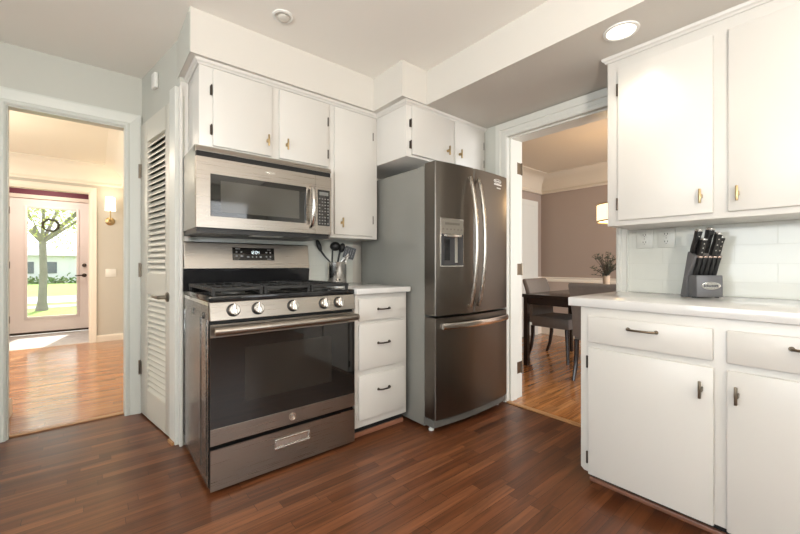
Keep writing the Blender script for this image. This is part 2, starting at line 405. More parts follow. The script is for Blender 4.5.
# dropped soffits and bulkhead
sbase(MB().box(0.385, 1.765, 2.155, 2.53, BULK, CEIL), 'trim_1', soffit_paint)
sbase(MB().box(1.545, 1.765, 1.838, 2.155, BULK, CEIL), 'trim_2', soffit_paint)
sbase(MB().box(1.765, 2.45, -2.5, 2.53, BULK, CEIL), 'trim_3', soffit_paint)

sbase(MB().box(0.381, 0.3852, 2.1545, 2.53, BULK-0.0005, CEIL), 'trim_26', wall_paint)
# door casings: profile swept round three sides of an opening
CAS = [(0, 0), (0, 0.010), (0.010, 0.016), (0.022, 0.016), (0.030, 0.012), (0.060, 0.018), (0.085, 0.022), (0.095, 0.022), (0.095, 0)]
def casing(name, m, to_world, x0, x1, ztop, prof=CAS, z0=0.0):
    """to_world(a, d, z): a along the wall, d out of the wall"""
    mb = MB()
    def piece(quads):
        t = bmesh.new()
        rings = [[t.verts.new(to_world(*q)) for q in ring] for ring in quads]
        n = len(rings[0])
        for i in range(len(rings)-1):
            for k in range(n): t.faces.new([rings[i][k], rings[i][(k+1) % n], rings[i+1][(k+1) % n], rings[i+1][k]])
        t.faces.new(rings[0]); t.faces.new(list(reversed(rings[-1])))
        mb._merge(t, False)
    piece([[(x0-w, d, z0) for w, d in prof], [(x0-w, d, ztop+w) for w, d in prof], [(x1+w, d, ztop+w) for w, d in prof], [(x1+w, d, z0) for w, d in prof]])
    return sbase(mb, name, m, smooth=False)
casing('trim_4', shaded_frame_paint, lambda a, d, z: (a, 3.22-d, z), -0.405, 0.165, 2.023)
casing('trim_5', trim_paint, lambda a, d, z: (2.45-d, a, z), 0.884, 1.655, 2.04, prof=[(0, 0), (0, 0.012), (0.012, 0.018), (0.026, 0.018), (0.030, 0.013), (0.055, 0.013), (0.060, 0.02), (0.0655, 0.02), (0.0655, 0)] )
# door jamb linings and stops of the dining opening
mb = MB().box(2.452, 2.648, 1.655, 1.6705, 0.0, 2.04).box(2.452, 2.648, 0.8685, 0.884, 0.0, 2.04).box(2.452, 2.648, 0.8685, 1.6705, 2.04, 2.0555)
mb.box(2.475, 2.562, 1.644, 1.655, 0, 2.029).box(2.475, 2.562, 0.884, 0.895, 0, 2.029).box(2.475, 2.562, 0.884, 1.655, 2.029, 2.04)
sbase(mb, 'trim_6', trim_paint)
# wider flat board outside the left dining casing and above it
sbase(MB().box(2.437, 2.4505, 1.7205, 1.757, 0, 2.1055).box(2.437, 2.4505, 0.83, 1.757, 2.1055, 2.150), 'trim_7', trim_paint)
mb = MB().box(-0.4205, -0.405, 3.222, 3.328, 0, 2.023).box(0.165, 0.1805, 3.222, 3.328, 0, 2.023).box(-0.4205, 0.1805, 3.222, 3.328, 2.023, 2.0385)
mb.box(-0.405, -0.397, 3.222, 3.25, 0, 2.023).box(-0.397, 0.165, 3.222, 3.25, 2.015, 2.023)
sbase(mb, 'trim_8', shaded_frame_paint)
# closet casing at the right edge of the louvered door
mb = MB(); mb.prism([cl(1.012, 0.0, 0), cl(1.012, 0.022, 0), cl(1.17, 0.022, 0), cl(1.17, 0, 0)], (0, 0, 2.105), bev=0.004)
sbase(mb, 'trim_9', trim_paint)
mb = MB(); mb.prism([cl(1.03, 0.022, 0), cl(1.03, 0.034, 0), cl(1.15, 0.034, 0), cl(1.15, 0.022, 0)], (0, 0, 0.018))
sbase(mb, 'trim_10', oak_strip)
# thresholds
sbase(MB().box(2.43, 2.475, 0.884, 1.655, 0, 0.010, bev=0.004), 'trim_11', oak_strip)
sbase(MB().box(-0.405, 0.165, 3.25, 3.295, 0, 0.009, bev=0.004), 'trim_12', oak_strip)
# baseboards
def baseboard(name, path, m, h=0.11, t=0.014):
    return sbase(MB().sweep([(0, 0), (t, 0), (t, h*0.8), (t*0.5, h), (0, h)], path), name, m)
baseboard('baseboard_doorway', [(-2.0, 3.22, 0), (-0.50, 3.22, 0)], trim_paint)
baseboard('baseboard_left', [(-2.0, -2.5, 0), (-2.0, 3.22, 0)], trim_paint)

# windows behind the camera (blinds, frames)
def blind_window(n, axis):
    root = bpy.data.objects.new('window_%d' % n, None); COL.objects.link(root); struct(root)
    if axis == 'x': tf = lambda a, d, z: (-2.0 - d, a, z); a0, a1, z0, z1 = -1.1, 1.5, 0.75, 2.15
    else: tf = lambda a, d, z: (a, -2.5 - d, z); a0, a1, z0, z1 = 0.9, 2.1, 0.85, 2.15
    root.location = tf((a0+a1)/2, 0, z0)
    f = MB(tf)
    f.box(a0-0.07, a0, -0.02, 0.1, z0-0.07, z1+0.07).box(a1, a1+0.07, -0.02, 0.1, z0-0.07, z1+0.07).box(a0, a1, -0.02, 0.1, z1, z1+0.07).box(a0, a1, -0.04, 0.1, z0-0.07, z0)
    f.box((a0+a1)/2-0.03, (a0+a1)/2+0.03, 0.05, 0.09, z0, z1)
    struct(f.build('window_frame', trim_paint, root, smooth=False))
    p = MB(tf).box(a0, a1, 0.088, 0.092, z0, z1); struct(p.build('pane', pane_clear, root, smooth=False))
    b = MB(tf)
    nz = int((z1-z0)/0.05)
    for i in range(nz):
        z = z0 + 0.03 + i*0.05
        b.prism([(a0+0.01, 0.02, z-0.008), (a0+0.01, 0.055, z+0.010), (a0+0.01, 0.055, z+0.013), (a0+0.01, 0.02, z-0.005)], (a1-a0-0.02, 0, 0))
    b.box(a0+0.005, a1-0.005, 0.015, 0.06, z1-0.05, z1-0.005)
    struct(b.build('blind', white_plastic, root, smooth=False))
blind_window(1, 'x'); blind_window(2, 'y')

# ---- foyer shell
sbase(MB().box(-1.05, -0.035, 6.51, 6.62, 2.03, CEIL+0.1).box(-3.1, -1.05, 6.51, 6.62, 0, CEIL+0.1).box(-0.035, 1.0, 6.51, 6.62, 0, CEIL+0.1), 'wall_foyer', foyer_wall)
sbase(MB().box(0.335, 0.45, 3.33, 6.51, 0, CEIL+0.1), 'wall_foyer_right', foyer_wall)
sbase(MB().box(-3.1, -3.0, 3.33, 6.51, 0, CEIL+0.1), 'wall_foyer_left', foyer_wall)
sbase(MB().box(-3.0, -2.0, 3.22, 3.33, 0, CEIL+0.1), 'wall_foyer_near', foyer_wall)
sbase(MB().box(-3.1, 0.45, 3.33, 6.62, CEIL, CEIL+0.1), 'ceiling_foyer', foyer_ceil)
sbase(MB().box(-0.60, -0.46, 3.33, 3.78, 0, CEIL), 'wall_foyer_return', foyer_wall)
baseboard('baseboard_foyer_return', [(-0.46, 3.33, 0), (-0.46, 3.78, 0), (-0.60, 3.78, 0)], cream_trim)
COVE = [(0, 0), (0.03, 0), (0.035, 0.02), (0.02, 0.035), (0.012, 0.05), (0.02, 0.09), (0.045, 0.15), (0.09, 0.20), (0.15, 0.235), (0.22, 0.252), (0.22, 0.26), (0, 0.26)]
sbase(MB().sweep(COVE, [(-3.0, 6.51, 2.131), (0.335, 6.51, 2.131), (0.335, 3.33, 2.131)]), 'trim_13', foyer_ceil, smooth=True)
casing('trim_14', cream_trim, lambda a, d, z: (a, 6.51-d, z), -1.05, -0.035, 2.03, prof=[(0, 0), (0, 0.012), (0.02, 0.018), (0.05, 0.02), (0.065, 0.024), (0.065, 0)])
sbase(MB().box(-0.052, -0.0345, 6.508, 6.63, 0, 2.03).box(-1.05, -1.035, 6.508, 6.63, 0, 2.03).box(-1.035, -0.052, 6.508, 6.63, 2.018, 2.031), 'trim_15', cream_trim)
baseboard('baseboard_foyer', [(0.03, 6.51, 0), (0.335, 6.51, 0), (0.335, 3.33, 0)], cream_trim, h=0.09)
# vestibule
sbase(MB().box(-1.25, -1.15, 6.62, 7.76, 0, 2.4).box(0.02, 0.15, 6.62, 7.76, 0, 2.4).box(-1.25, 0.15, 7.76, 7.86, 2.10, 2.4).box(-1.25, -0.985, 7.76, 7.86, 0, 2.10).box(-0.01, 0.15, 7.76, 7.86, 0, 2.10), 'wall_vestibule', burgundy)
sbase(MB().box(-1.25, 0.15, 6.62, 7.86, 2.4, 2.48), 'ceiling_vestibule', foyer_ceil)
casing('trim_16', cream_trim, lambda a, d, z: (a, 7.76-d, z), -0.945, -0.05, 2.045, prof=[(0, 0), (0, 0.015), (0.055, 0.022), (0.055, 0)])
sbase(MB().box(-0.985, -0.945, 7.755, 7.86, 0, 2.10).box(-0.05, -0.01, 7.755, 7.86, 0, 2.10).box(-0.945, -0.05, 7.755, 7.86, 2.04, 2.10), 'trim_17', cream_trim)
# front door with a full glass light
fd = bpy.data.objects.new('door_1', None); COL.objects.link(fd); struct(fd); fd.location = (-0.5, 7.79, 0)
GX0, GX1, GZ0, GZ1 = -0.762, -0.205, 0.27, 1.905
mb = MB().box(-0.943, GX0, 7.765, 7.81, 0.012, 2.038).box(GX1, -0.052, 7.765, 7.81, 0.012, 2.038).box(GX0, GX1, 7.765, 7.81, 0.012, GZ0).box(GX0, GX1, 7.765, 7.81, GZ1, 2.038)
struct(mb.build('door_panel', front_door_paint, fd, smooth=False))
mb = MB(); q = [(0, 0), (0, 0.008), (0.015, 0.014), (0.03, 0.006), (0.03, 0)]
for (a, b_, c, d_) in ((GX0-0.03, GX0+0.005, GZ0-0.03, GZ1+0.03), (GX1-0.005, GX1+0.03, GZ0-0.03, GZ1+0.03)): mb.box(a, b_, 7.752, 7.766, c, d_, bev=0.004)
mb.box(GX0, GX1, 7.752, 7.766, GZ0-0.03, GZ0+0.005, bev=0.004).box(GX0, GX1, 7.752, 7.766, GZ1-0.005, GZ1+0.03, bev=0.004)
struct(mb.build('glass_frame', front_door_paint, fd))
struct(MB().box(GX0, GX1, 7.785, 7.79, GZ0, GZ1).build('door_pane', pane_clear, fd, smooth=False))
kx = -0.115
struct(lab(MB().lathe((kx, 7.766, 0.885), [(0.03, 0), (0.03, 0.008), (0.012, 0.012), (0.012, 0.04)], (0, -1, 0)).tube([(kx, 7.72, 0.885), (kx-0.05, 7.715, 0.887), (kx-0.11, 7.72, 0.88)], [0.011, 0.010, 0.008]).build('handle', bronze, fd), 'dark lever handle'))
struct(lab(MB().lathe((kx, 7.766, 1.045), [(0.028, 0), (0.028, 0.012), (0.02, 0.02), (0, 0.02)], (0, -1, 0)).build('deadbolt', bronze, fd), 'dark round deadbolt'))
struct(MB().box(-0.943, -0.052, 7.758, 7.766, 0.012, 0.045).build('door_sweep', bronze, fd, smooth=False))
for z in (0.25, 1.05, 1.85): struct(MB().box(-0.952, -0.938, 7.757, 7.768, z-0.05, z+0.05).build('hinge', bronze, fd, smooth=False))
# wreath on the front door glass
mb = MB(); wc = Vector((-0.505, 7.742, 1.655)); ring = []
for k in range(3):
    pts = [wc + Vector((math.cos(a)*(0.088+0.006*math.sin(7*a+k)), 0.008*math.cos(5*a+2*k)-0.002, math.sin(a)*(0.088+0.006*math.cos(6*a+k)))) for a in [i*math.pi/20 for i in range(41)]]
    mb.tube(pts, 0.011, 7, cap=False)
for i in range(60):
    a = random.random()*6.283; p = wc + Vector((math.cos(a)*0.09, random.uniform(-.012, .012), math.sin(a)*0.09)); d = Vector((random.uniform(-1, 1), random.uniform(-.6, .2), random.uniform(-1, 1))).normalized()
    mb.tube([p, p+d*0.03], [0.005, 0.001], 4)
tag(mb.build('wreath', wreath_m), 'small dark twig wreath hanging on the glass of the front door', 'wreath')

# ---- dining-room shell
sbase(MB().box(5.31, 5.42, -1.6, 3.1, 0.84, CEIL+0.1), 'wall_dining', dining_paint)
sbase(MB().box(5.31, 5.42, -1.6, 3.1, 0, 0.84), 'wall_dining_lower', dining_low)
sbase(MB().box(2.57, 5.31, 2.99, 3.1, 0.84, CEIL+0.1), 'wall_dining_left', dining_paint)
sbase(MB().box(2.57, 5.31, 2.99, 3.1, 0, 0.84), 'wall_dining_left_lower', dining_low)
sbase(MB().box(2.57, 5.31, -1.6, -1.5, 0, 0.8).box(2.57, 3.0, -1.6, -1.5, 0.8, CEIL+0.1).box(5.0, 5.31, -1.6, -1.5, 0.8, CEIL+0.1).box(3.0, 5.0, -1.6, -1.5, 2.2, CEIL+0.1), 'wall_dining_right', dining_paint)
sbase(MB().box(2.648, 2.66, -1.5, 0.83, 0, CEIL).box(2.648, 2.66, 1.70, 2.99, 0, CEIL).box(2.648, 2.66, 0.83, 1.70, 2.1, CEIL), 'wall_dining_near', dining_paint)
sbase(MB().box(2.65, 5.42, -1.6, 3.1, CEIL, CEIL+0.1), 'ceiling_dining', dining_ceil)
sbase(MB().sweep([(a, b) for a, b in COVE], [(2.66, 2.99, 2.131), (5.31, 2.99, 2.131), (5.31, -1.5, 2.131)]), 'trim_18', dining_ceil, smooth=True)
RAIL = [(0, 0), (0.012, 0.0), (0.016, 0.02), (0.012, 0.045), (0.022, 0.06), (0.022, 0.07), (0, 0.07)]
sbase(MB().sweep(RAIL, [(2.58, 2.99, 0.80), (4.22, 2.99, 0.80)]).sweep(RAIL, [(5.17, 2.99, 0.80), (5.31, 2.99, 0.80), (5.31, -1.5, 0.80)]), 'trim_19', cream_trim)
baseboard('baseboard_dining', [(5.17, 2.99, 0), (5.31, 2.99, 0), (5.31, -1.5, 0)], cream_trim, h=0.12)
casing('trim_20', trim_paint, lambda a, d, z: (a, 2.99-d, z), 4.31, 5.08, 1.915, prof=[(0, 0), (0, 0.02), (0.02, 0.026), (0.08, 0.03), (0.09, 0.03), (0.09, 0)])
d3 = bpy.data.objects.new('door_3', None); COL.objects.link(d3); struct(d3); d3.location = (4.7, 2.985, 0)
mb = MB().box(4.312, 5.078, 2.960, 2.989, 0.01, 1.913, bev=0.003)
struct(mb.build('door_panel', trim_paint, d3, smooth=False))

# ------------------------------------------------------------------ louvered closet door
ld = bpy.data.objects.new('door_2', None); COL.objects.link(ld); struct(ld); ld.location = cl(0.5)
def ctf(t, n, z): return cl(t, n, z)
T = 0.015
mb = MB(ctf)
mb.box(0.006, 0.25, -T, T, 0.012, 2.042, bev=0.002).box(0.856, 0.998, -T, T, 0.012, 2.042, bev=0.002)
mb.box(0.25, 0.856, -T, T, 0.012, 0.20).box(0.25, 0.856, -T, T, 0.857, 0.994).box(0.25, 0.856, -T, T, 1.897, 2.042)
struct(mb.build('door_frame', door_paint, ld))
for z0, z1 in ((0.994, 1.897), (0.20, 0.857)):
    n = round((z1-z0)/0.0375); mb = MB(ctf); s = (z1-z0)/n
    for i in range(n):
        z = z0 + (i+0.5)*s
        mb.prism([(0.25, T-0.002, z-0.021), (0.25, T-0.002, z-0.014), (0.25, -T+0.002, z+0.021), (0.25, -T+0.002, z+0.014)], (0.606, 0, 0))
    struct(mb.build('louver', door_paint, ld, smooth=False))
hp = cl(0.93, T, 0.86); lv = -CD.normalized()
mb = MB().lathe(hp, [(0.030, 0), (0.030, 0.006), (0.024, 0.010), (0.012, 0.014), (0.011, 0.05)], CN)
k = hp + CN*0.05
mb.tube([k - lv*0.008, k + lv*0.02, k + lv*0.06, k + lv*0.10, k + lv*0.115 - CN*0.006], [0.012, 0.012, 0.010, 0.0095, 0.007], 12)
struct(lab(mb.build('handle', nickel, ld), 'satin nickel lever handle'))
for z in (0.33, 1.02, 1.72):
    mb = MB(ctf).box(-0.005, 0.045, T, T+0.003, z-0.045, z+0.045); mb.tube([(-0.008, T+0.005, z-0.05), (-0.008, T+0.005, z+0.05)], 0.007, 8)
    struct(mb.build('hinge', nickel, ld))
mb = MB(ctf).box(0.40, 0.58, 0.001, 0.030, 2.235, 2.29, bev=0.006)
mb = MB(); sc_ = cl(0.51, 0.0, 2.262)
mb.prism([cl(0.455, 0.001, 2.212), cl(0.565, 0.001, 2.212), cl(0.565, 0.026, 2.212), cl(0.455, 0.026, 2.212)], (0, 0, 0.10), bev=0.008)
tag(mb.build('motion_sensor', white_plastic), 'small white plastic sensor box high on the wall above the louvered door', 'sensor')

# ------------------------------------------------------------------ cabinet hardware and builders
def t_pull(tf, a, z, parent, m=brass, L=0.066):
    mb = MB(tf).box(a-0.0045, a+0.0045, 0.040, 0.050, z-L/2, z+L/2, bev=0.002)
    mb.box(a-0.006, a+0.006, 0.017, 0.042, z-0.008, z+0.008)
    return lab(mb.build('handle', m, parent), 'narrow brass bar pull')
def bar_pull(tf, a, z, parent, m=bronze, L=0.10):
    mb = MB(tf).tube([(a-L/2, 0.017, z), (a-L/2+0.004, 0.034, z), (a-L/2+0.02, 0.042, z), (a+L/2-0.02, 0.042, z), (a+L/2-0.004, 0.034, z), (a+L/2, 0.017, z)], 0.0048, 8)
    mb.lathe((a-L/2, 0.017, z), [(0.009, 0), (0.007, 0.006), (0.0055, 0.012)], (0, 1, 0), 10).lathe((a+L/2, 0.017, z), [(0.009, 0), (0.007, 0.006), (0.0055, 0.012)], (0, 1, 0), 10)
    return mb.build('handle', m, parent)
def hinge(tf, a, z, parent, m=bronze, L=0.05):
    mb = MB(tf).box(a-0.006, a+0.003, 0.0, 0.004, z-L/2, z+L/2).tube([(a, 0.012, z-L/2), (a, 0.012, z+L/2)], 0.0045, 6)
    mb.ball((a, 0.012, z-L/2), 0.005, 6).ball((a, 0.012, z+L/2), 0.005, 6)
    return mb.build('hinge', m, parent)
def slab(tf, a0, a1, z0, z1, parent, name='door', m=None, bev=0.004):
    return MB(tf).box(min(a0, a1), max(a0, a1), 0.0005, 0.018, z0, z1, bev=bev).build(name, m or cab_paint, parent)
def TY(yf): return lambda a, d, z: (a, yf - d, z)            # fronts that face -Y
def TX(xf): return lambda a, d, z: (xf - d, a, z)            # fronts that face -X
def carcass(tf, a0, a1, depth, z0, z1, parent, m=None):
    a0, a1 = min(a0, a1), max(a0, a1)
    mb = MB(tf).box(a0, a1, -depth, 0, z0+0.001, z1, bev=0.003)
    return mb.build('body', m or cab_paint, parent)

# --- cabinet over the microwave (two doors)
tf = TY(2.20); Y2 = 2.529
c1 = thing('wall_cabinet', (0.82, 2.36, 1.686), 'white two-door wall cabinet directly above the microwave, under the soffit', 'cabinet')
carcass(tf, 0.432, 1.215, 0.328, 1.686, 2.157, c1)
for (a0, a1, hs, pa) in ((0.498, 0.819, 0.491, 0.792), (0.865, 1.191, 1.197, 0.909)):
    d = slab(tf, a0, a1, 1.704, 2.12, c1); t_pull(tf, pa, 1.789, d)
    for z in (2.005, 1.79): hinge(tf, hs, z, d)
sbase(MB().box(0.391, 0.4312, 2.475, 2.529, 0.0, 2.130, bev=0.003).box(0.383, 0.400, 2.462, 2.529, 0.0, 2.10, bev=0.003), 'trim_25', cab_paint)
# --- tall narrow wall cabinet beside the microwave
c2 = thing('wall_cabinet', (1.41, 2.36, 1.24), 'tall narrow white wall cabinet with one door, between the microwave and the refrigerator', 'cabinet')
carcass(tf, 1.215, 1.606, 0.328, 1.240, 2.157, c2)
d = slab(tf, 1.244, 1.557, 1.262, 2.12, c2); t_pull(tf, 1.294, 1.342, d)
for z in (1.985, 1.38): hinge(tf, 1.561, z, d)
# --- cabinet over the refrigerator
tf = TY(1.87)
c3 = thing('wall_cabinet', (2.0, 2.2, 1.785), 'white two-door wall cabinet above the refrigerator', 'cabinet')
mb = MB(tf).box(1.6065, 2.448, -0.655, 0, 1.785, 2.157, bev=0.003); mb.build('body', cab_paint, c3)
for (a0, a1, hs, pa, zb) in ((1.649, 2.035, 1.64, 1.987, 1.80), (2.079, 2.414, 2.42, 2.118, 1.806)):
    d = slab(tf, a0, a1, zb, 2.125, c3); t_pull(tf, pa, 1.886, d)
    for z in (2.01, 1.866): hinge(tf, hs, z, d)
CROWN = [(0, 0), (0.006, 0), (0.010, 0.008), (0.018, 0.014), (0.022, 0.024), (0.022, 0.0275), (0, 0.0275)]
sbase(MB().sweep(CROWN, [(0.4315, 2.528, 2.130), (0.4315, 2.1995, 2.130), (1.606, 2.1995, 2.130), (1.606, 1.8695, 2.130), (2.449, 1.8695, 2.130)]), 'trim_21', cab_paint)

# --- right wall cabinets
tf = TX(2.12)
c4 = thing('wall_cabinet', (2.28, 0.33, 1.262), 'large white two-door wall cabinet over the knife block counter on the right', 'cabinet')
mb = MB(tf).box(-0.14, 0.812, -0.329, 0, 1.262, 2.157, bev=0.003); mb.build('body', cab_paint, c4)
for (a0, a1, hs, pa, zp) in ((0.755, 0.371, 0.7605, 0.412, 1.365), (0.32, -0.068, -0.075, 0.289, 1.36)):
    d = slab(tf, a0, a1, 1.288, 2.075, c4); t_pull(tf, pa, zp, d, L=0.064)
    for z in (1.972, 1.374): hinge(tf, hs, z, d, L=0.056)
sbase(MB().sweep(CROWN, [(2.1195, -0.14, 2.130), (2.1195, 0.8125, 2.130), (2.449, 0.8125, 2.130)][::-1]), 'trim_22', cab_paint)

# --- right base cabinet
tf = TX(1.815)
c5 = thing('base_cabinet', (2.13, 0.3, 0), 'white base cabinet with two drawers over two doors, under the counter with the knife block', 'cabinet')
mb = MB(tf).prism([(0.816, 0, 0.085), (0.816, 0, 0.857), (-0.2, 0, 0.857), (-0.2, 0, 0.072), (0.80, 0, 0.072)][::-1], (0, -0.632, 0), bev=0.003)
mb.build('body', cab_paint, c5)
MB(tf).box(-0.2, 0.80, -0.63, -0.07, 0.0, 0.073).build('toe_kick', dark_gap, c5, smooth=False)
for (a0, a1, pa) in ((0.775, 0.318, 0.552), (0.278, -0.16, 0.06)):
    d = slab(tf, a0, a1, 0.695, 0.816, c5, 'drawer'); lab(bar_pull(tf, pa, 0.776, d, aged, 0.105), 'aged bronze bar pull')
for (a0, a1, hs, pa, z) in ((0.775, 0.315, 0.781, 0.352, 0.583), (0.278, -0.16, -0.165, 0.249, 0.586)):
    d = slab(tf, a0, a1, 0.070, 0.668, c5); lab(t_pull(tf, pa, z, d, aged, 0.066), 'narrow aged bronze bar pull')
    for zz in (0.598, 0.145): hinge(tf, hs, zz, d)
sbase(MB().box(1.868, 1.886, -0.2, 0.80, 0, 0.022, bev=0.006), 'trim_23', red_wood)
tag(MB().box(1.80, 2.4485, -0.24, 0.871, 0.8575, 0.899, bev=0.004).build('countertop', counter_m), 'long white stone countertop under the knife block on the right', 'countertop')
tag(MB().box(2.4402, 2.4498, -0.24, 0.822, 0.8995, 1.2615).build('backsplash', tile_r, smooth=False, base=(0, 0, 0)), 'glossy white tile backsplash behind the knife block', 'backsplash')
# --- small base cabinet by the range
tf = TY(1.87)
c6 = thing('base_cabinet', (1.40, 2.2, 0), 'small white base cabinet with three drawers between the range and the refrigerator', 'cabinet')
MB(tf).box(1.2, 1.606, -0.659, 0, 0.073, 0.8795, bev=0.003).build('body', cab_paint, c6)
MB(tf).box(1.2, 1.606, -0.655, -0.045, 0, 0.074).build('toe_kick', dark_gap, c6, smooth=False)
for (z0, z1, zp) in ((0.716, 0.853, 0.783), (0.419, 0.699, 0.572), (0.119, 0.386, 0.284)):
    d = slab(tf, 1.222, 1.58, z0, z1, c6, 'drawer', bev=0.006); lab(bar_pull(tf, 1.405, zp, d, bronze, 0.085), 'dark bronze bar pull')
sbase(MB().box(1.2, 1.606, 1.899, 1.914, 0, 0.03, bev=0.005), 'trim_24', red_wood)
tag(MB().box(1.192, 1.612, 1.83, 2.5285, 0.8798, 0.914, bev=0.004).build('countertop', counter_m), 'short white stone countertop beside the range holding the utensil crock', 'countertop')
tag(MB().box(0.435, 1.600, 2.5205, 2.5298, 0.915, 1.2395).build('backsplash', tile_b, smooth=False, base=(0, 0, 0)), 'white tile backsplash behind the range', 'backsplash')

# ------------------------------------------------------------------ gas range
rg = thing('gas_range', (0.795, 2.19, 0), 'stainless steel gas range with black glass oven door and five knobs', 'range')
RX0, RX1 = 0.405, 1.186
MB().box(RX0+0.004, RX1-0.004, 1.885, 2.505, 0.03, 0.872).build('body', black_matte, rg, smooth=False)
mb = MB().box(RX0, RX0+0.004, 1.872, 2.507, 0.03, 0.868)
for (y0, y1) in ((1.90, 1.925), (2.02, 2.05), (2.44, 2.47)): mb.box(RX0-0.003, RX0+0.001, y0, y1, 0.07, 0.80, bev=0.002)
mb.tube([(RX0-0.001, 1.96, 0.83), (RX0-0.001, 1.96, 0.80)], 0.006, 8).tube([(RX0-0.001, 2.20, 0.83), (RX0-0.001, 2.20, 0.80)], 0.006, 8)
lab(mb.build('side_panel', speck, rg), 'speckled dark metal side panel')
MB().box(RX1-0.004, RX1, 1.872, 2.507, 0.03, 0.868).build('side_panel', speck, rg, smooth=False)
ct = MB().box(RX0-0.002, RX1+0.002, 1.852, 2.46, 0.884, 0.912, bev=0.006); lab(ct.build('cooktop', black_gloss, rg), 'glossy black cooktop')
for xa in (RX0-0.001, RX1-0.012): MB().box(xa, xa+0.013, 1.875, 2.50, 0.868, 0.885).build('edge_strip', chrome, rg, smooth=False)
# burners
for (bx, by, br) in ((0.555, 2.02, 0.045), (0.555, 2.31, 0.038), (0.795, 2.16, 0.05), (1.035, 2.02, 0.042), (1.035, 2.31, 0.034)):
    b = MB().lathe((bx, by, 0.911), [(br+0.012, 0), (br+0.010, 0.010), (br, 0.012)]).build('burner', mat('burner_grey', (0.12, 0.12, 0.115), 0.45, 0.6), rg)
    MB().lathe((bx, by, 0.9235), [(br, 0), (br, 0.008), (br*0.8, 0.012), (0, 0.012)]).build('burner_cap', iron, b)
def grate(x0, x1):
    mb = MB(); y0, y1 = 1.885, 2.43; zt, zb = 0.948, 0.932; w = 0.010
    for x in (x0, x1-w): mb.box(x, x+w, y0, y1, zb, zt, bev=0.002)
    for y in (y0, (y0+y1)/2-w/2, y1-w): mb.box(x0+w, x1-w, y, y+w, zb, zt, bev=0.002)
    n = 5
    for i in range(1, n):
        x = x0 + (x1-x0)*i/n
        mb.box(x-0.004, x+0.004, y0+w, y0+0.20, zb+0.002, zt+0.002); mb.box(x-0.004, x+0.004, y1-0.20, y1-w, zb+0.002, zt+0.002)
    for i in range(12):                                     # short fingers along the outer edges
        y = y0 + 0.03 + i*(y1-y0-0.06)/11
        mb.box(x0-0.002, x0+0.028, y-0.004, y+0.004, zb, zt+0.002); mb.box(x1-0.028, x1+0.002, y-0.004, y+0.004, zb, zt+0.002)
    for x in (x0+0.002, x1-0.016):
        for y in (y0+0.002, y1-0.016): mb.box(x, x+0.014, y, y+0.014, 0.9115, zb+0.002)
    return lab(mb.build('grate', iron, rg, smooth=False), 'black cast iron grate')
for x0, x1 in ((RX0+0.018, 0.662), (0.668, 0.922), (0.928, RX1-0.018)): grate(x0, x1)
# control panel, slightly tilted
mb = MB().prism([(RX0+0.002, 1.853, 0.8835), (RX0+0.002, 1.835, 0.800), (RX0+0.002, 1.89, 0.800), (RX0+0.002, 1.89, 0.8835)], (RX1-RX0-0.004, 0, 0), bev=0.002)
mb.build('control_panel', steel, rg, smooth=False)
tl = Vector((0, -1, 0.21)).normalized()
for kx in (0.508, 0.622, 0.802, 0.982, 1.074):
    c = Vector((kx, 1.8445, 0.8435))
    kb = MB().lathe(c, [(0.031, 0), (0.031, 0.004), (0.027, 0.006)], tl, 24).build('knob', black_matte, rg)
    MB().lathe(c + tl*0.006, [(0.0255, 0), (0.0245, 0.020), (0.022, 0.023), (0, 0.023)], tl, 24).build('knob_cap', knob_steel, kb)
    up = Vector((0, 0.21, 1)).normalized()
    p0 = c + tl*0.029; mb = MB(); s = Vector((1, 0, 0))
    mb.prism([p0 + s*0.007 - up*0.027, p0 - s*0.007 - up*0.027, p0 - s*0.007 + up*0.027, p0 + s*0.007 + up*0.027], tl*0.013, bev=0.003)
    MB.build(mb, 'knob_grip', chrome, kb)
    q0 = p0 + tl*0.0131 ; mb = MB(); mb.prism([q0 + s*0.0015, q0 - s*0.0015, q0 - s*0.0015 + up*0.025, q0 + s*0.0015 + up*0.025], tl*0.001)
    mb.build('knob_mark', black_matte, kb, smooth=False)
# oven door
DY = 1.845
od = MB().box(RX0+0.006, RX1-0.006, DY+0.002, DY+0.038, 0.227, 0.782).build('oven_door', black_matte, rg, smooth=False)
for za, zb in ((0.722, 0.782), (0.227, 0.303)): MB().box(RX0+0.003, RX1-0.003, DY-0.002, DY+0.0025, za, zb, bev=0.001).build('door_trim', steel, od, smooth=False)
MB().box(RX0+0.003, RX1-0.003, DY-0.001, DY+0.003, 0.303, 0.722).build('oven_glass', black_glass, od, smooth=False)
MB().box(0.56, 1.03, DY-0.0013, DY-0.0008, 0.40, 0.66).build('oven_window', oven_screen, od, smooth=False)
mb = MB().tube([(RX0+0.012, 1.797, 0.757), (RX0+0.03, 1.795, 0.757), (RX1-0.03, 1.795, 0.757), (RX1-0.012, 1.797, 0.757)], [0.019, 0.0205, 0.0205, 0.019], 16)
for x in (RX0+0.05, RX1-0.05): mb.box(x-0.018, x+0.018, 1.80, DY, 0.748, 0.766)
lab(mb.build('handle', steel, od), 'thick round steel handle')
mb = MB().lathe((0.80, DY-0.002, 0.265), [(0.020, 0), (0.020, 0.003), (0.0165, 0.003), (0.0165, 0.0012), (0, 0.0012)], (0, -1, 0), 24)
for s in (-1, 1):
    mb.tube([(0.80+s*0.002, DY-0.0045, 0.265-0.008), (0.80+s*0.010, DY-0.0045, 0.265-0.005), (0.80+s*0.011, DY-0.0045, 0.265+0.005), (0.80+s*0.004, DY-0.0045, 0.265+0.009), (0.80+s*0.003, DY-0.0045, 0.265+0.001)], 0.0016, 6)
lab(mb.build('emblem', chrome, od), 'small round monogram emblem')
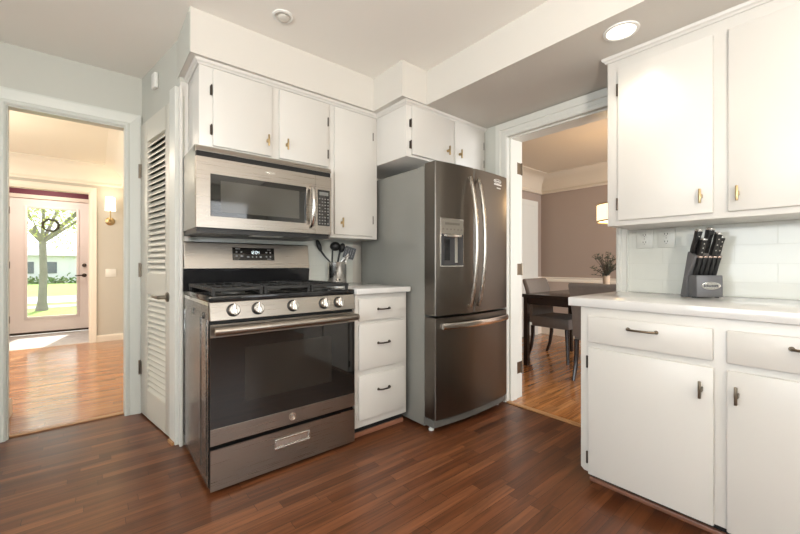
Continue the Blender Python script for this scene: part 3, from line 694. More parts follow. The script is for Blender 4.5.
# storage drawer
dw = MB().box(RX0+0.006, RX1-0.006, DY+0.004, DY+0.04, 0.022, 0.208)
dw = dw.build('storage_drawer', black_matte, rg, smooth=False)
mb = MB().box(RX0+0.004, 0.708, DY-0.003, DY+0.005, 0.020, 0.208).box(0.892, RX1-0.004, DY-0.003, DY+0.005, 0.020, 0.208).box(0.708, 0.892, DY-0.003, DY+0.005, 0.020, 0.122).box(0.708, 0.892, DY-0.003, DY+0.005, 0.166, 0.208)
mb.build('drawer_front', steel, dw, smooth=False)
mb = MB().box(0.704, 0.896, DY-0.008, DY-0.002, 0.160, 0.170, bev=0.002).box(0.704, 0.896, DY-0.008, DY-0.002, 0.119, 0.128, bev=0.002).box(0.704, 0.712, DY-0.008, DY-0.002, 0.128, 0.160, bev=0.002).box(0.888, 0.896, DY-0.008, DY-0.002, 0.128, 0.160, bev=0.002)
mb.prism([(0.7085, DY-0.001, 0.1275), (0.7085, DY+0.0035, 0.1275), (0.7085, DY+0.0035, 0.162), (0.7085, DY+0.002, 0.162)], (0.183, 0, 0))
lab(mb.build('handle', steel_v, dw, smooth=False), 'recessed steel pull')
for x in (RX0+0.05, RX1-0.05):
    for y in (1.93, 2.45): MB().lathe((x, y, 0), [(0.018, 0), (0.018, 0.012), (0.010, 0.014), (0.010, 0.032)], seg=12).build('foot', black_matte, rg)
# back guard
bgd = MB().prism([(RX0-0.004, 2.462, 0.90), (RX0-0.004, 2.446, 1.032), (RX0-0.004, 2.508, 1.032), (RX0-0.004, 2.508, 0.90)], (RX1-RX0+0.008, 0, 0), bev=0.004)
bgd = lab(bgd.build('backguard', black_gloss, rg, smooth=False), 'black lower backguard panel')
mb = MB().prism([(RX0-0.002, 2.434, 1.034), (RX0-0.002, 2.456, 1.190), (RX0-0.002, 2.466, 1.196), (RX0-0.002, 2.508, 1.196), (RX0-0.002, 2.508, 1.034)], (RX1-RX0-0.002, 0, 0), bev=0.002)
mb.build('backguard_panel', steel, bgd, smooth=False)
def bg_pt(x, z, out): # point on the tilted face
    s = (z-1.034)/(1.190-1.034); return (x, 2.434 + 0.022*s - out, z)
mb = MB().prism([bg_pt(0.668, 1.086, -0.001), bg_pt(0.932, 1.086, -0.001), bg_pt(0.932, 1.166, -0.001), bg_pt(0.668, 1.166, -0.001)], (0, -0.0035, 0))
mb.build('display', black_glass, bgd, smooth=False)
mb = MB(); random.seed(2)
def mark(x, z, w, h): mb.prism([bg_pt(x-w/2, z-h/2, 0.0026), bg_pt(x+w/2, z-h/2, 0.0026), bg_pt(x+w/2, z+h/2, 0.0026), bg_pt(x-w/2, z+h/2, 0.0026)], (0, -0.0006, 0))
for x, z, w, h in ((0.70, 1.158, 0.03, 0.004), (0.692, 1.138, 0.010, 0.008), (0.722, 1.138, 0.010, 0.008), (0.692, 1.112, 0.012, 0.009), (0.724, 1.112, 0.015, 0.009), (0.762, 1.108, 0.014, 0.009), (0.79, 1.108, 0.008, 0.008), (0.815, 1.108, 0.006, 0.008), (0.842, 1.108, 0.013, 0.009), (0.88, 1.137, 0.012, 0.008), (0.906, 1.137, 0.010, 0.008), (0.88, 1.110, 0.010, 0.010), (0.906, 1.110, 0.010, 0.010), (0.897, 1.155, 0.022, 0.003), (0.897, 1.094, 0.026, 0.003)):
    mb = MB(); mark(x, z, w, h); mb.build('button', print_key, bgd, smooth=False)
mb = MB()   # lit clock digits 4 figures, seven-segment strokes
x = 0.778
for dgt in ('12', ':', '04'):
    if dgt == ':': mark(x+0.001, 1.132, 0.002, 0.002); mark(x+0.001, 1.140, 0.002, 0.002); x += 0.006; continue
    SEG = {'0': 'abcdef', '1': 'bc', '2': 'abged', '4': 'fgbc'}
    for ch in dgt:
        w, h = 0.009, 0.018; zc = 1.136
        for s_ in SEG[ch]:
            cx_, cz_, ww, hh = {'a': (0, h/2, w, 0.002), 'g': (0, 0, w, 0.002), 'd': (0, -h/2, w, 0.002), 'f': (-w/2, h/4, 0.002, h/2), 'b': (w/2, h/4, 0.002, h/2), 'e': (-w/2, -h/4, 0.002, h/2), 'c': (w/2, -h/4, 0.002, h/2)}[s_]
            mark(x + w/2 + cx_, zc + cz_, ww, hh)
        x += 0.013
mb.build('clock_digits', mat('lit_digits', (0.8, 0.9, 0.9), 0.4, emit=(0.8, 0.95, 1.0), estr=1.2), bgd, smooth=False)

# ------------------------------------------------------------------ over-the-range microwave
mw = thing('microwave', (0.79, 2.32, 1.24), 'stainless steel microwave mounted under the wall cabinet above the range', 'microwave')
MX0, MX1, MY = 0.402, 1.178, 2.115
MB().box(MX0, MX1, MY+0.03, 2.528, 1.252, 1.684, bev=0.003).build('body', mw_grey, mw)
MB().prism([(MX0, MY-0.002, 1.646), (MX0, MY+0.004, 1.673), (MX0, MY+0.06, 1.684), (MX0, MY+0.06, 1.646)], (MX1-MX0, 0, 0), bev=0.002).build('vent_strip', steel, mw, smooth=False)
MB().box(MX0+0.003, MX1-0.003, MY+0.003, MY+0.05, 1.6175, 1.6465).build('vent_slot', dark_gap, mw, smooth=False)
WX0, WX1, WZ0, WZ1, DX1 = 0.468, 1.005, 1.312, 1.534, 1.064
mb = MB().box(MX0, WX0, MY-0.004, MY+0.032, 1.252, 1.617).box(WX1, DX1, MY-0.004, MY+0.032, 1.252, 1.617).box(WX0, WX1, MY-0.004, MY+0.032, 1.252, WZ0).box(WX0, WX1, MY-0.004, MY+0.032, WZ1, 1.617)
md = mb.build('door', steel, mw, smooth=False)
mb = MB().box(WX0, WX0+0.05, MY-0.003, MY+0.01, WZ0, WZ1).box(WX1-0.045, WX1, MY-0.003, MY+0.01, WZ0, WZ1).box(WX0+0.05, WX1-0.045, MY-0.003, MY+0.01, WZ0, WZ0+0.025).box(WX0+0.05, WX1-0.045, MY-0.003, MY+0.01, WZ1-0.03, WZ1)
mb.build('window_border', black_glass, md, smooth=False)
MB().box(WX0+0.05, WX1-0.045, MY-0.0025, MY+0.01, WZ0+0.025, WZ1-0.03).build('window', screen_glass, md, smooth=False)
mb = MB(); hx = 1.032
mb.tube([(hx, MY-0.004, 1.535), (hx, MY-0.03, 1.525), (hx, MY-0.048, 1.49), (hx, MY-0.056, 1.415), (hx, MY-0.048, 1.34), (hx, MY-0.03, 1.305), (hx, MY-0.004, 1.293)], [0.012, 0.013, 0.014, 0.014, 0.014, 0.013, 0.012], 12)
lab(mb.build('handle', steel_v, md), 'bowed steel handle')
mb = MB()
pts = [(0.782 + 0.030*math.cos(a), MY-0.0055, 1.585 + 0.008*math.sin(a)) for a in [i*math.pi/12 for i in range(25)]]
mb.tube(pts, 0.0013, 5, cap=False); mb.box(0.756, 0.808, MY-0.0065, MY-0.004, 1.5825, 1.5875, bev=0.001)
lab(mb.build('emblem', chrome, md), 'small oval maker emblem')
MB().box(DX1+0.002, MX1, MY-0.004, MY+0.032, 1.252, 1.617).build('control_panel', steel, mw, smooth=False)
cp = MB().box(1.081, 1.166, MY-0.0055, MY-0.003, 1.304, 1.530).build('keypad', black_glass, mw, smooth=False)
mb = MB()
for r_ in range(9):
    for c_ in range(4):
        if (r_*7 + c_*3) % 11 == 5: continue
        x = 1.094 + c_*0.0195; z = 1.318 + r_*0.0195; mb.box(x-0.005, x+0.005, MY-0.0062, MY-0.005, z-0.004, z+0.003)
mb.build('key_print', mat('printed_key_grey', (0.24, 0.24, 0.23), 0.5), cp, smooth=False)
MB().box(1.092, 1.155, MY-0.0062, MY-0.005, 1.495, 1.517).build('readout', mat('readout_grey', (0.20, 0.21, 0.20), 0.3), cp, smooth=False)
mb = MB().box(MX0+0.006, MX1-0.006, MY+0.02, 2.52, 1.226, 1.2525); lab(mb.build('underside', black_matte, mw, smooth=False), 'black underside with filters')
for xa in (0.45, 0.98): MB().box(xa, xa+0.15, 2.20, 2.40, 1.2235, 1.2265).build('grease_filter', mat('filter_grey', (0.16, 0.16, 0.15), 0.5), mw, smooth=False)
MB().box(0.70, 0.88, 2.16, 2.24, 1.2235, 1.2265).build('lamp_lens', white_plastic, mw, smooth=False)

# ------------------------------------------------------------------ french-door refrigerator
fr = thing('refrigerator', (2.0, 2.06, 0), 'dark stainless french door refrigerator with water dispenser and bottom freezer', 'refrigerator')
FX0, FX1, FM = 1.634, 2.382, 1.968; FC = 2.008
MB().box(FX0, FX1, 1.722, 2.45, 0.02, 1.69, bev=0.006).build('body', fridge_grey, fr)
def yb(x): # bowed front
    s = (x-FC)/((FX1-FX0)/2); return 1.590 + 0.026*s*s
def bowed(x0, x1, z0, z1, cut=None):
    n = 10; mb = MB()
    xs = [x0 + (x1-x0)*i/n for i in range(n+1)]
    pts = [(x, yb(x), z0) for x in xs]
    r = 0.008
    poly = [(x0, 1.715, z0), (x0, yb(x0)+r, z0), (x0+r*0.4, yb(x0)+r*0.3, z0)] + [(x, yb(x), z0) for x in xs[1:-1]] + [(x1-r*0.4, yb(x1)+r*0.3, z0), (x1, yb(x1)+r, z0), (x1, 1.715, z0)]
    mb.prism(poly, (0, 0, z1-z0)); return mb
def bowplate(x0, x1, z0, z1, out, thick):
    n = 6; xs = [x0 + (x1-x0)*i/n for i in range(n+1)]
    poly = [(x, yb(x)-out, z0) for x in xs] + [(x, yb(x)-out+thick, z0) for x in reversed(xs)]
    return MB().prism(poly, (0, 0, z1-z0))
dl = bowed(FX0-0.004, FM-0.003, 0.738, 1.705).build('door', fridge_steel, fr, angle=25)
dr = bowed(FM+0.003, FX1+0.004, 0.738, 1.705).build('door', fridge_steel, fr, angle=25)
fz = bowed(FX0-0.004, FX1+0.004, 0.088, 0.722).build('freezer_drawer', fridge_steel, fr, angle=25)
def bow_handle(x, side):
    mb = MB(); z0, z1 = 0.785, 1.635; pts = []; y0 = yb(x)
    for i in range(17):
        s = i/16; e = math.sin(math.pi*s); pts.append((x + side*0.022*(1-e)*0 + side*(-0.012)*e, y0 - 0.012 - 0.058*e**0.7, z0 + (z1-z0)*s))
    pts = [(x, y0+0.002, z0+0.004)] + pts + [(x, y0+0.002, z1-0.004)]
    mb.tube(pts, [0.011] + [0.0125]*(len(pts)-2) + [0.011], 12)
    return mb
lab(bow_handle(1.914, 0).build('handle', handle_steel, dl), 'tall bowed steel handle'); lab(bow_handle(1.996, 0).build('handle', handle_steel, dr), 'tall bowed steel handle')
mb = MB(); pts = []
for i in range(15):
    s = i/14; x = FX0+0.03 + (FX1-FX0-0.06)*s; pts.append((x, yb(x) - 0.022 - 0.028*math.sin(math.pi*s), 0.674))
t_ = bmesh.new(); rings = []
for p in pts: rings.append([t_.verts.new((p[0], p[1]+dy, p[2]+dz)) for dy, dz in ((0.010, -0.018), (-0.004, -0.020), (-0.009, -0.010), (-0.009, 0.010), (-0.004, 0.018), (0.010, 0.016))])
for i in range(len(rings)-1):
    for k in range(6): t_.faces.new([rings[i][k], rings[i][(k+1) % 6], rings[i+1][(k+1) % 6], rings[i+1][k]])
t_.faces.new(rings[0]); t_.faces.new(list(reversed(rings[-1]))); mb._merge(t_)
for x in (FX0+0.04, FX1-0.04): mb.box(x-0.012, x+0.012, yb(x)-0.03, yb(x)+0.003, 0.660, 0.686)
lab(mb.build('handle', steel_v, fz), 'wide curved steel handle')
# dispenser
dp = bowplate(1.6630, 1.8629, 1.045, 1.352, 0.0035, 0.006)
dp = lab(dp.build('dispenser', steel_v, dl, smooth=False), 'framed water and ice dispenser')
def sub(mb, name, m, parent): return mb.build(name, m, parent, smooth=False)
sub(bowplate(1.6697, 1.8563, 1.256, 1.345, 0.0050, 0.004), 'dispenser_panel', mat('dispenser_panel_grey', (0.20, 0.185, 0.155), 0.4), dl)
sub(bowplate(1.6697, 1.8563, 1.052, 1.254, 0.0046, 0.004), 'dispenser_recess', mat('dispenser_recess_grey', (0.045, 0.045, 0.048), 0.3), dl)
mb = MB(); mb.box(1.6801, 1.8277, yb(1.7563)-0.024, yb(1.7563)-0.003, 1.232, 1.250, bev=0.004); mb.build('dispenser_spout', steel_v, dl)
sub(bowplate(1.7801, 1.8039, 1.07, 1.23, 0.0065, 0.004), 'dispenser_paddle', steel_v, dl)
sub(bowplate(1.6944, 1.7373, 1.085, 1.22, 0.0060, 0.004), 'dispenser_paddle', black_gloss, dl)
mb = MB()
for i in range(6): 
    x = 1.6849 + i*0.031; mb._merge(bowplate(x-0.006, x+0.006, 1.278, 1.286, 0.0062, 0.002).bm, False)
mb._merge(bowplate(1.6992, 1.8229, 1.31, 1.325, 0.0062, 0.002).bm, False)
mb.build('dispenser_marks', mat('dispenser_print', (0.12, 0.11, 0.09), 0.4), dl, smooth=False)
# label on the right door
mb = MB(); cx_, cz_ = 2.245, 1.652
pts = [(cx_ + 0.052*math.cos(a), yb(cx_ + 0.052*math.cos(a))-0.002, cz_ + 0.014*math.sin(a) + 0.006) for a in [i*math.pi/12 for i in range(3, 22)]]
mb.tube(pts, 0.0018, 5)
for i in range(8):
    x = cx_ - 0.040 + i*0.0115; h = (0.016, 0.012, 0.010, 0.010, 0.014, 0.010, 0.010, 0.014)[i]
    mb._merge(bowplate(x, x+0.006, cz_, cz_+h, 0.002, 0.003).bm, False)
mb._merge(bowplate(cx_-0.048, cx_+0.052, cz_-0.022, cz_-0.012, 0.002, 0.003).bm, False)
for i in range(4): mb._merge(bowplate(cx_-0.012+i*0.014, cx_-0.003+i*0.014, cz_-0.046, cz_-0.038, 0.002, 0.003).bm, False)
lab(mb.build('emblem', print_white, dr, smooth=False), 'silver lettering and oval swirl')
n_ = 8; xs = [FX0 + (FX1-FX0)*i/n_ for i in range(n_+1)]
mb = MB().prism([(FX0, 1.73, 0.034)] + [(x, yb(x)+0.022, 0.034) for x in xs] + [(FX1, 1.73, 0.034)], (0, 0, 0.046)); mb.build('kick_plate', kick_grey, fr, smooth=False)
for x in (FX0+0.03, FX1-0.03): lab(MB().lathe((x, 1.69, 0), [(0.017, 0), (0.018, 0.008), (0.012, 0.013), (0.010, 0.036)], seg=14).build('foot', white_plastic, fr), 'white levelling foot')
for x in (FX0+0.05, FX1-0.05): MB().lathe((x, 2.38, 0), [(0.022, 0), (0.022, 0.022)], seg=12).build('foot', black_matte, fr)
for x in (FX0+0.02, FX1-0.07): MB().box(x, x+0.05, 1.66, 1.80, 1.69, 1.704, bev=0.004).build('hinge_cover', fridge_grey, fr)

# ------------------------------------------------------------------ utensil crock and utensils
RV = Vector((0.769, -0.639, 0)); UC = Vector((1.378, 2.387, 0.9142))
cr = MB(); cr.open = True
cr.lathe(UC, [(0.0, 0.0), (0.068, 0.0), (0.070, 0.004), (0.070, 0.158), (0.071, 0.163), (0.068, 0.163), (0.066, 0.158), (0.066, 0.006), (0.0, 0.006)], seg=32)
tag(cr.build('utensil_crock', steel_v), 'brushed steel utensil crock on the short counter by the range', 'crock')
mb = MB()
FWD = Vector((0.639, 0.769, 0))
for s in (-0.010, 0.012): mb.ball(UC + RV*(0.02+s) - FWD*0.068 + Vector((0, 0, 0.034)), 0.008, 10, (1, 0.5, 0.6))
crk = [o for o in COL.objects if o.name == 'utensil_crock'][0]
mb.build('emblem', black_matte, crk)
G = 'utensils in the steel crock'
def at(r, f, z): return UC + RV*r + FWD*f + Vector((0, 0, z))
def utensil(name, label, pts, rs, head=None, m=black_matte, headname=None):
    base = thing(name, at(pts[0][0], pts[0][1], pts[0][2]), label, name.replace('_', ' '), G)
    MB().tube([at(*p) for p in pts], rs, 10).build('handle', m, base)
    if head: 
        hb = MB(); head(hb); hb.build(headname or 'head', black_matte, base)
    return base
def spoon_head(c, tiltdir, a=0.03, b=0.045):
    def f(mb):
        t = bmesh.new(); bmesh.ops.create_uvsphere(t, u_segments=16, v_segments=10, radius=1)
        w = tiltdir.normalized(); u = w.cross(FWD).normalized(); n = u.cross(w)
        for v in t.verts:
            p = v.co.copy(); depth = -0.35*(1-min(1, p.x*p.x+p.z*p.z))
            v.co = c + u*(p.x*a) + w*(p.z*b) + n*((p.y*0.22 + depth)*a)
        mb._merge(t)
    return f
utensil('spoon', 'black cooking spoon leaning out to the left of the crock', [(-0.01, 0.0, 0.02), (-0.052, 0, 0.165), (-0.09, 0.005, 0.205), (-0.118, 0.01, 0.242), (-0.126, 0.013, 0.262)], [0.005, 0.006, 0.007, 0.008, 0.008], spoon_head(at(-0.136, 0.015, 0.285), RV*-0.35 + Vector((0, 0, 1)), 0.018, 0.048), headname='spoon_bowl')
utensil('ladle', 'black ladle with a round bowl standing tallest in the crock', [(-0.005, 0.01, 0.02), (-0.035, 0.0, 0.16), (-0.032, 0.0, 0.24), (-0.03, 0.0, 0.265)], [0.005, 0.006, 0.006, 0.006], lambda mb: (mb.ball(at(-0.012, 0.0, 0.278), 0.040, 16, (1, 1, 0.85))), headname='ladle_bowl')
utensil('slotted_spoon', 'black slotted spoon just right of the ladle in the crock', [(0.0, 0.02, 0.02), (0.002, 0.03, 0.16), (0.018, 0.03, 0.24)], [0.005, 0.007, 0.008], spoon_head(at(0.032, 0.03, 0.268), RV*0.3 + Vector((0, 0, 1)), 0.024, 0.036), headname='spoon_bowl')
def turner(mb):
    c = at(0.092, 0.0, 0.232); w = (RV*0.3 + Vector((0, 0, 1))).normalized(); u = w.cross(FWD).normalized()*-1; 
    for i in range(5):
        p = c + u*((i-2)*0.017)
        mb.prism([p - u*0.0080 - w*0.036, p + u*0.0080 - w*0.036, p + u*0.0080 + w*0.036, p - u*0.0080 + w*0.036], FWD*0.004)
    for s in (-0.040, 0.034): 
        p = c + w*s; mb.prism([p - u*0.040 - w*0.006, p + u*0.040 - w*0.006, p + u*0.040 + w*0.008, p - u*0.040 + w*0.008], FWD*0.004)
utensil('turner', 'black slotted turner leaning to the right in the crock', [(0.01, 0.0, 0.02), (0.045, 0, 0.165), (0.078, 0, 0.195)], [0.005, 0.006, 0.006], turner, headname='turner_blade')
wh = thing('whisk', at(0.02, -0.02, 0.02), 'steel wire whisk low on the right side of the crock', 'whisk', G)
MB().tube([at(0.02, -0.02, 0.012), at(0.04, -0.025, 0.13)], 0.007, 8).build('handle', chrome, wh)
mb = MB(); w = (at(0.088, -0.03, 0.225) - at(0.04, -0.025, 0.13)); b0 = at(0.04, -0.025, 0.13)
for k in range(6):
    a = k*math.pi/6; off = RV*math.cos(a) + FWD*math.sin(a)
    mb.tube([b0 + w*s + off*0.022*math.sin(math.pi*s**0.7)*sg for s, sg in [(i/8, 1) for i in range(9)]] , 0.0012, 5)
    mb.tube([b0 + w*s - off*0.022*math.sin(math.pi*s**0.7) for s in [i/8 for i in range(9)]], 0.0012, 5)
mb.build('wires', chrome, wh)

# ------------------------------------------------------------------ knife block and knives (axes: RV to the right, FWD away, tilted towards the front)
KO = Vector((2.258, 0.412, 0.8995))
def kp(r, f, z): return KO + RV*r + FWD*f + Vector((0, 0, z))
kb = thing('knife_block', KO, 'dark grey knife block with an oval emblem on the right counter', 'knife block')
mb = MB().prism([kp(-0.058, 0.0, 0.004), kp(0.068, 0.0, 0.004), kp(0.068, 0.002, 0.108), kp(-0.058, 0.002, 0.108)], FWD*0.055, bev=0.004)
mb.build('front_box', knife_grey, kb)
mb = MB().prism([kp(-0.064, 0.057, 0.0), kp(-0.064, 0.100, 0.0), kp(-0.064, 0.050, 0.225), kp(-0.064, 0.004, 0.200), kp(-0.064, 0.057, 0.09)], RV*0.134, bev=0.004)
mb.build('body', knife_grey, kb)
mb = MB()
pts = [kp(0.008 + 0.044*math.cos(a), -0.0015, 0.058 + 0.017*math.sin(a)) for a in [i*math.pi/16 for i in range(33)]]
mb.tube(pts, 0.002, 6, cap=False)
mb.prism([kp(0.008 + 0.042*math.cos(a), 0.0, 0.058 + 0.016*math.sin(a)) for a in [i*math.pi/16 for i in range(32)]], FWD*-0.0015)
em = mb.build('emblem', chrome, kb); lab(em, 'silver oval emblem')
mb = MB()
for i in range(9):
    h = (0.012, 0.008, 0.011, 0.008, 0.008, 0.009, 0.008, 0.008, 0.010)[i]; mb.prism([kp(-0.026+i*0.0076, -0.0016, 0.053), kp(-0.026+i*0.0076+0.005, -0.0016, 0.053), kp(-0.026+i*0.0076+0.005, -0.0016, 0.053+h), kp(-0.026+i*0.0076, -0.0016, 0.053+h)], FWD*-0.0008)
mb.build('lettering', mat('emblem_dark', (0.10, 0.10, 0.11), 0.4), em, smooth=False)
for r in (-0.055, 0.055):
    for f in (0.02, 0.085): MB().box(KO.x + (RV*r+FWD*f).x-0.008, KO.x + (RV*r+FWD*f).x+0.008, KO.y + (RV*r+FWD*f).y-0.008, KO.y + (RV*r+FWD*f).y+0.008, KO.z, KO.z+0.005).build('foot', black_matte, kb)
AX = (Vector((0, 0, 1)) - FWD*0.33).normalized(); AN = AX.cross(RV).normalized()
def knife(r, f, z, L, w, label, group, capm, rivets=True):
    p0 = kp(r, f, z); k = thing('steak_knife' if not rivets else 'kitchen_knife', p0, label, 'knife', group)
    mb = MB()
    rr = RV; 
    def pt(a, b, s): return p0 + RV*a + AN*b + AX*s
    n = w
    prof = [(-n*0.9, 0), (n*0.9, 0), (n, L*0.3), (n*0.85, L*0.6), (n*1.05, L*0.95), (-n*1.05, L*0.95), (-n*0.8, L*0.6), (-n, L*0.3)]
    mb.prism([pt(a, -w*0.9, s) for a, s in prof], AN*(w*1.8), bev=0.002); mb.build('handle', black_matte, k)
    mb = MB().prism([pt(-n*1.0, -w*0.95, L*0.955), pt(n*1.0, -w*0.95, L*0.955), pt(n*0.9, -w*0.95, L*1.04), pt(-n*0.9, -w*0.95, L*1.04)], AN*(w*1.9), bev=0.002)
    mb.build('end_cap', capm, k)
    MB().prism([pt(-n*0.7, -0.001, -0.05), pt(n*0.7, -0.001, -0.05), pt(n*0.7, -0.001, 0.002), pt(-n*0.7, -0.001, 0.002)], AN*0.002).build('blade', chrome, k, smooth=False)
    if rivets:
        sgn = -1 if AN.dot(FWD) > 0 else 1
        for s in (0.25, 0.5, 0.75): MB().lathe(pt(0, sgn*w*0.9, L*s), [(0.0032, 0), (0.0032, 0.001), (0, 0.001)], AN*sgn, 10).build('rivet', chrome, k)
rose = mat('copper_cap', (0.75, 0.60, 0.52), 0.25, 1.0)
SK = ['leftmost', 'second from the left', 'middle', 'second from the right', 'rightmost']
for i in range(5):
    knife(-0.044 + i*0.0225, 0.030, 0.106, 0.096, 0.0088, 'black steak knife in the front row of the knife block, %s' % SK[i], 'steak knives in the front row of the block', rose, False)
for (r, f, z, L, w, l) in ((-0.048, 0.036, 0.215, 0.115, 0.012, 'taller of the two black riveted knives at the upper left of the block'),
                           (-0.038, 0.012, 0.200, 0.085, 0.0118, 'lower front one of the two black riveted knives at the block upper left'),
                           (0.006, 0.036, 0.218, 0.118, 0.0135, 'tallest black riveted kitchen knife rising from the middle of the knife block'),
                           (0.024, 0.010, 0.203, 0.110, 0.012, 'black riveted kitchen knife just right of the tallest knife in the block'),
                           (0.056, 0.024, 0.208, 0.088, 0.012, 'black riveted kitchen knife at the far right of the knife block')):
    knife(r, f, z, L, w, l, 'large knives in the block', chrome)
sh = thing('kitchen_shears', kp(-0.012, 0.024, 0.215), 'black kitchen shears with loop handles standing left of the tallest knife', 'shears')
mb = MB()
for s in (-1, 1):
    c = kp(-0.012 + s*0.010, 0.024, 0.24); 
    mb.tube([c + RV*(0.009*math.cos(a)) + AX*(0.028*math.sin(a)) for a in [i*math.pi/8 for i in range(17)]], 0.0045, 7, cap=False)
mb.build('handle', black_matte, sh)
MB().prism([kp(-0.018, 0.024, 0.19), kp(-0.006, 0.024, 0.19), kp(-0.006, 0.020, 0.222), kp(-0.018, 0.020, 0.222)], FWD*0.003).build('blade', chrome, sh, smooth=False)

# ------------------------------------------------------------------ electrical plates
def plate(y0, y1, z0, z1, label, kind):
    o = thing('outlet_plate', (2.4402, (y0+y1)/2, (z0+z1)/2), label, 'outlet', 'wall plates on the tile backsplash')
    MB().box(2.431, 2.4405, y0, y1, z0, z1, bev=0.0025).build('plate', plate_m, o)
    yc = (y0+y1)/2; zc = (z0+z1)/2
    for s in (-1, 1):
        f = MB().box(2.4295, 2.432, yc-0.016, yc+0.016, zc+s*0.021-0.014, zc+s*0.021+0.014, bev=0.001).build('socket', plate_m, o)
        mb = MB().box(2.4290, 2.4297, yc-0.008, yc-0.005, zc+s*0.021-0.002, zc+s*0.021+0.007).box(2.4290, 2.4297, yc+0.005, yc+0.008, zc+s*0.021-0.002, zc+s*0.021+0.007).box(2.4290, 2.4297, yc-0.002, yc+0.002, zc+s*0.021-0.010, zc+s*0.021-0.006)
        mb.build('slots', black_matte, f, smooth=False)
    MB().lathe((2.431, yc, zc), [(0.003, 0), (0.003, 0.001), (0, 0.001)], (-1, 0, 0), 8).build('screw', nickel, o)
plate(0.692, 0.773, 1.152, 1.258, 'white wall plate on the tile, the one nearer the dining doorway', 0)
plate(0.588, 0.668, 1.152, 1.258, 'white wall plate on the tile, the one nearer the knife block', 0)
sw = thing('light_switch', (0.19, 6.509, 0.94), 'white light switch plate on the foyer wall right of the front door', 'switch')
MB().box(0.125, 0.245, 6.502, 6.5095, 0.885, 0.995, bev=0.002).build('plate', white_plastic, sw)
for x in (0.16, 0.21): MB().box(x-0.004, x+0.004, 6.494, 6.503, 0.93, 0.95).build('toggle', white_plastic, sw)

# hinges left on the dining door jamb
for z, l in ((1.82, 'uppermost old brass hinge on the left jamb of the dining doorway'), (1.02, 'middle old hinge on the left jamb of the dining doorway'), (0.24, 'lowest old hinge on the left jamb of the dining doorway')):
    mb = MB().box(2.572, 2.632, 1.6515, 1.6548, z-0.045, z+0.045); mb.tube([(2.638, 1.649, z-0.048), (2.638, 1.649, z+0.048)], 0.0065, 8); mb.tube([(2.574, 1.652, z-0.045), (2.574, 1.652, z+0.045)], 0.004, 8)
    tag(mb.build('door_hinge', aged), l, 'hinge', 'hinges on the dining door jamb')

# ------------------------------------------------------------------ ceiling lights
kl = thing('added_pendant', (-0.3, -1.1, 1.28), 'added white bowl lamp on a brass stem, unseen behind the camera', 'lamp')  # added fixture to go with the kitchen fill lights
MB().tube([(-0.3, -1.1, 1.56), (-0.3, -1.1, CEIL)], 0.012, 10).lathe((-0.3, -1.1, CEIL-0.022), [(0.07, 0), (0.07, 0.0215)]).build('stem', brass, kl)
kb_ = MB(); kb_.open = True
kb_.lathe((-0.3, -1.1, 1.28), [(0.0, 0.0), (0.09, 0.006), (0.14, 0.03), (0.165, 0.07)]); kb_.build('bowl', white_plastic, kl)
dlg = thing('downlight', (1.909, 0.671, BULK), 'lit recessed downlight in the bulkhead above the right wall cabinet', 'light')
lo = MB(); lo.open = True
lo.lathe((1.909, 0.671, BULK), [(0.076, -0.0005), (0.074, -0.006), (0.062, -0.007), (0.059, -0.003), (0.059, -0.0005)], seg=32); lo.build('trim_ring', white_plastic, dlg)
MB().lathe((1.909, 0.671, BULK), [(0.0585, -0.0005), (0.056, -0.004), (0, -0.004)], seg=32).build('lens', bulb, dlg)
sp = bpy.data.lights.new('downlight_beam', 'SPOT'); sp.energy = 9; sp.color = (1, 0.86, 0.68); sp.spot_size = R(125); sp.spot_blend = 0.8; sp.shadow_soft_size = 0.05
spo = bpy.data.objects.new('downlight_beam', sp); COL.objects.link(spo); spo.location = (1.909, 0.671, BULK-0.02)
cf = thing('ceiling_downlight', (0.781, 1.922, CEIL), 'unlit round white recessed light in the ceiling above the range', 'light')
lo = MB(); lo.open = True
lo.lathe((0.781, 1.922, CEIL), [(0.056, -0.0005), (0.055, -0.007), (0.044, -0.010), (0.040, -0.004), (0.036, -0.0008)], seg=32); lo.build('trim_ring', white_plastic, cf)
MB().lathe((0.786, 1.928, CEIL), [(0.034, -0.0008), (0.030, -0.010), (0.020, -0.016), (0, -0.018)], seg=24).build('lens', mat('unlit_lens', (0.62, 0.60, 0.54), 0.3), cf)

# ------------------------------------------------------------------ foyer sconce
sx = 0.175
sc = thing('wall_sconce', (sx, 6.505, 1.66), 'brass wall sconce with a glowing white shade on the foyer wall', 'sconce')
MB().lathe((sx, 6.509, 1.655), [(0.055, 0), (0.055, 0.006), (0.035, 0.018), (0.012, 0.022)], (0, -1, 0), 20).build('backplate', brass, sc)
MB().tube([(sx, 6.49, 1.655), (sx, 6.43, 1.65), (sx, 6.40, 1.68), (sx, 6.40, 1.83)], 0.008, 10).build('arm', brass, sc)
sd_ = MB(); sd_.open = True
sd_.lathe((sx, 6.40, 1.79), [(0.060, 0), (0.055, 0.185), (0.053, 0.185), (0.058, 0)], seg=24); sd_.build('shade', sconceglow, sc)
point('sconce_bulb', (sx, 6.33, 2.02), 1.2, (1, 0.78, 0.5), 0.06)

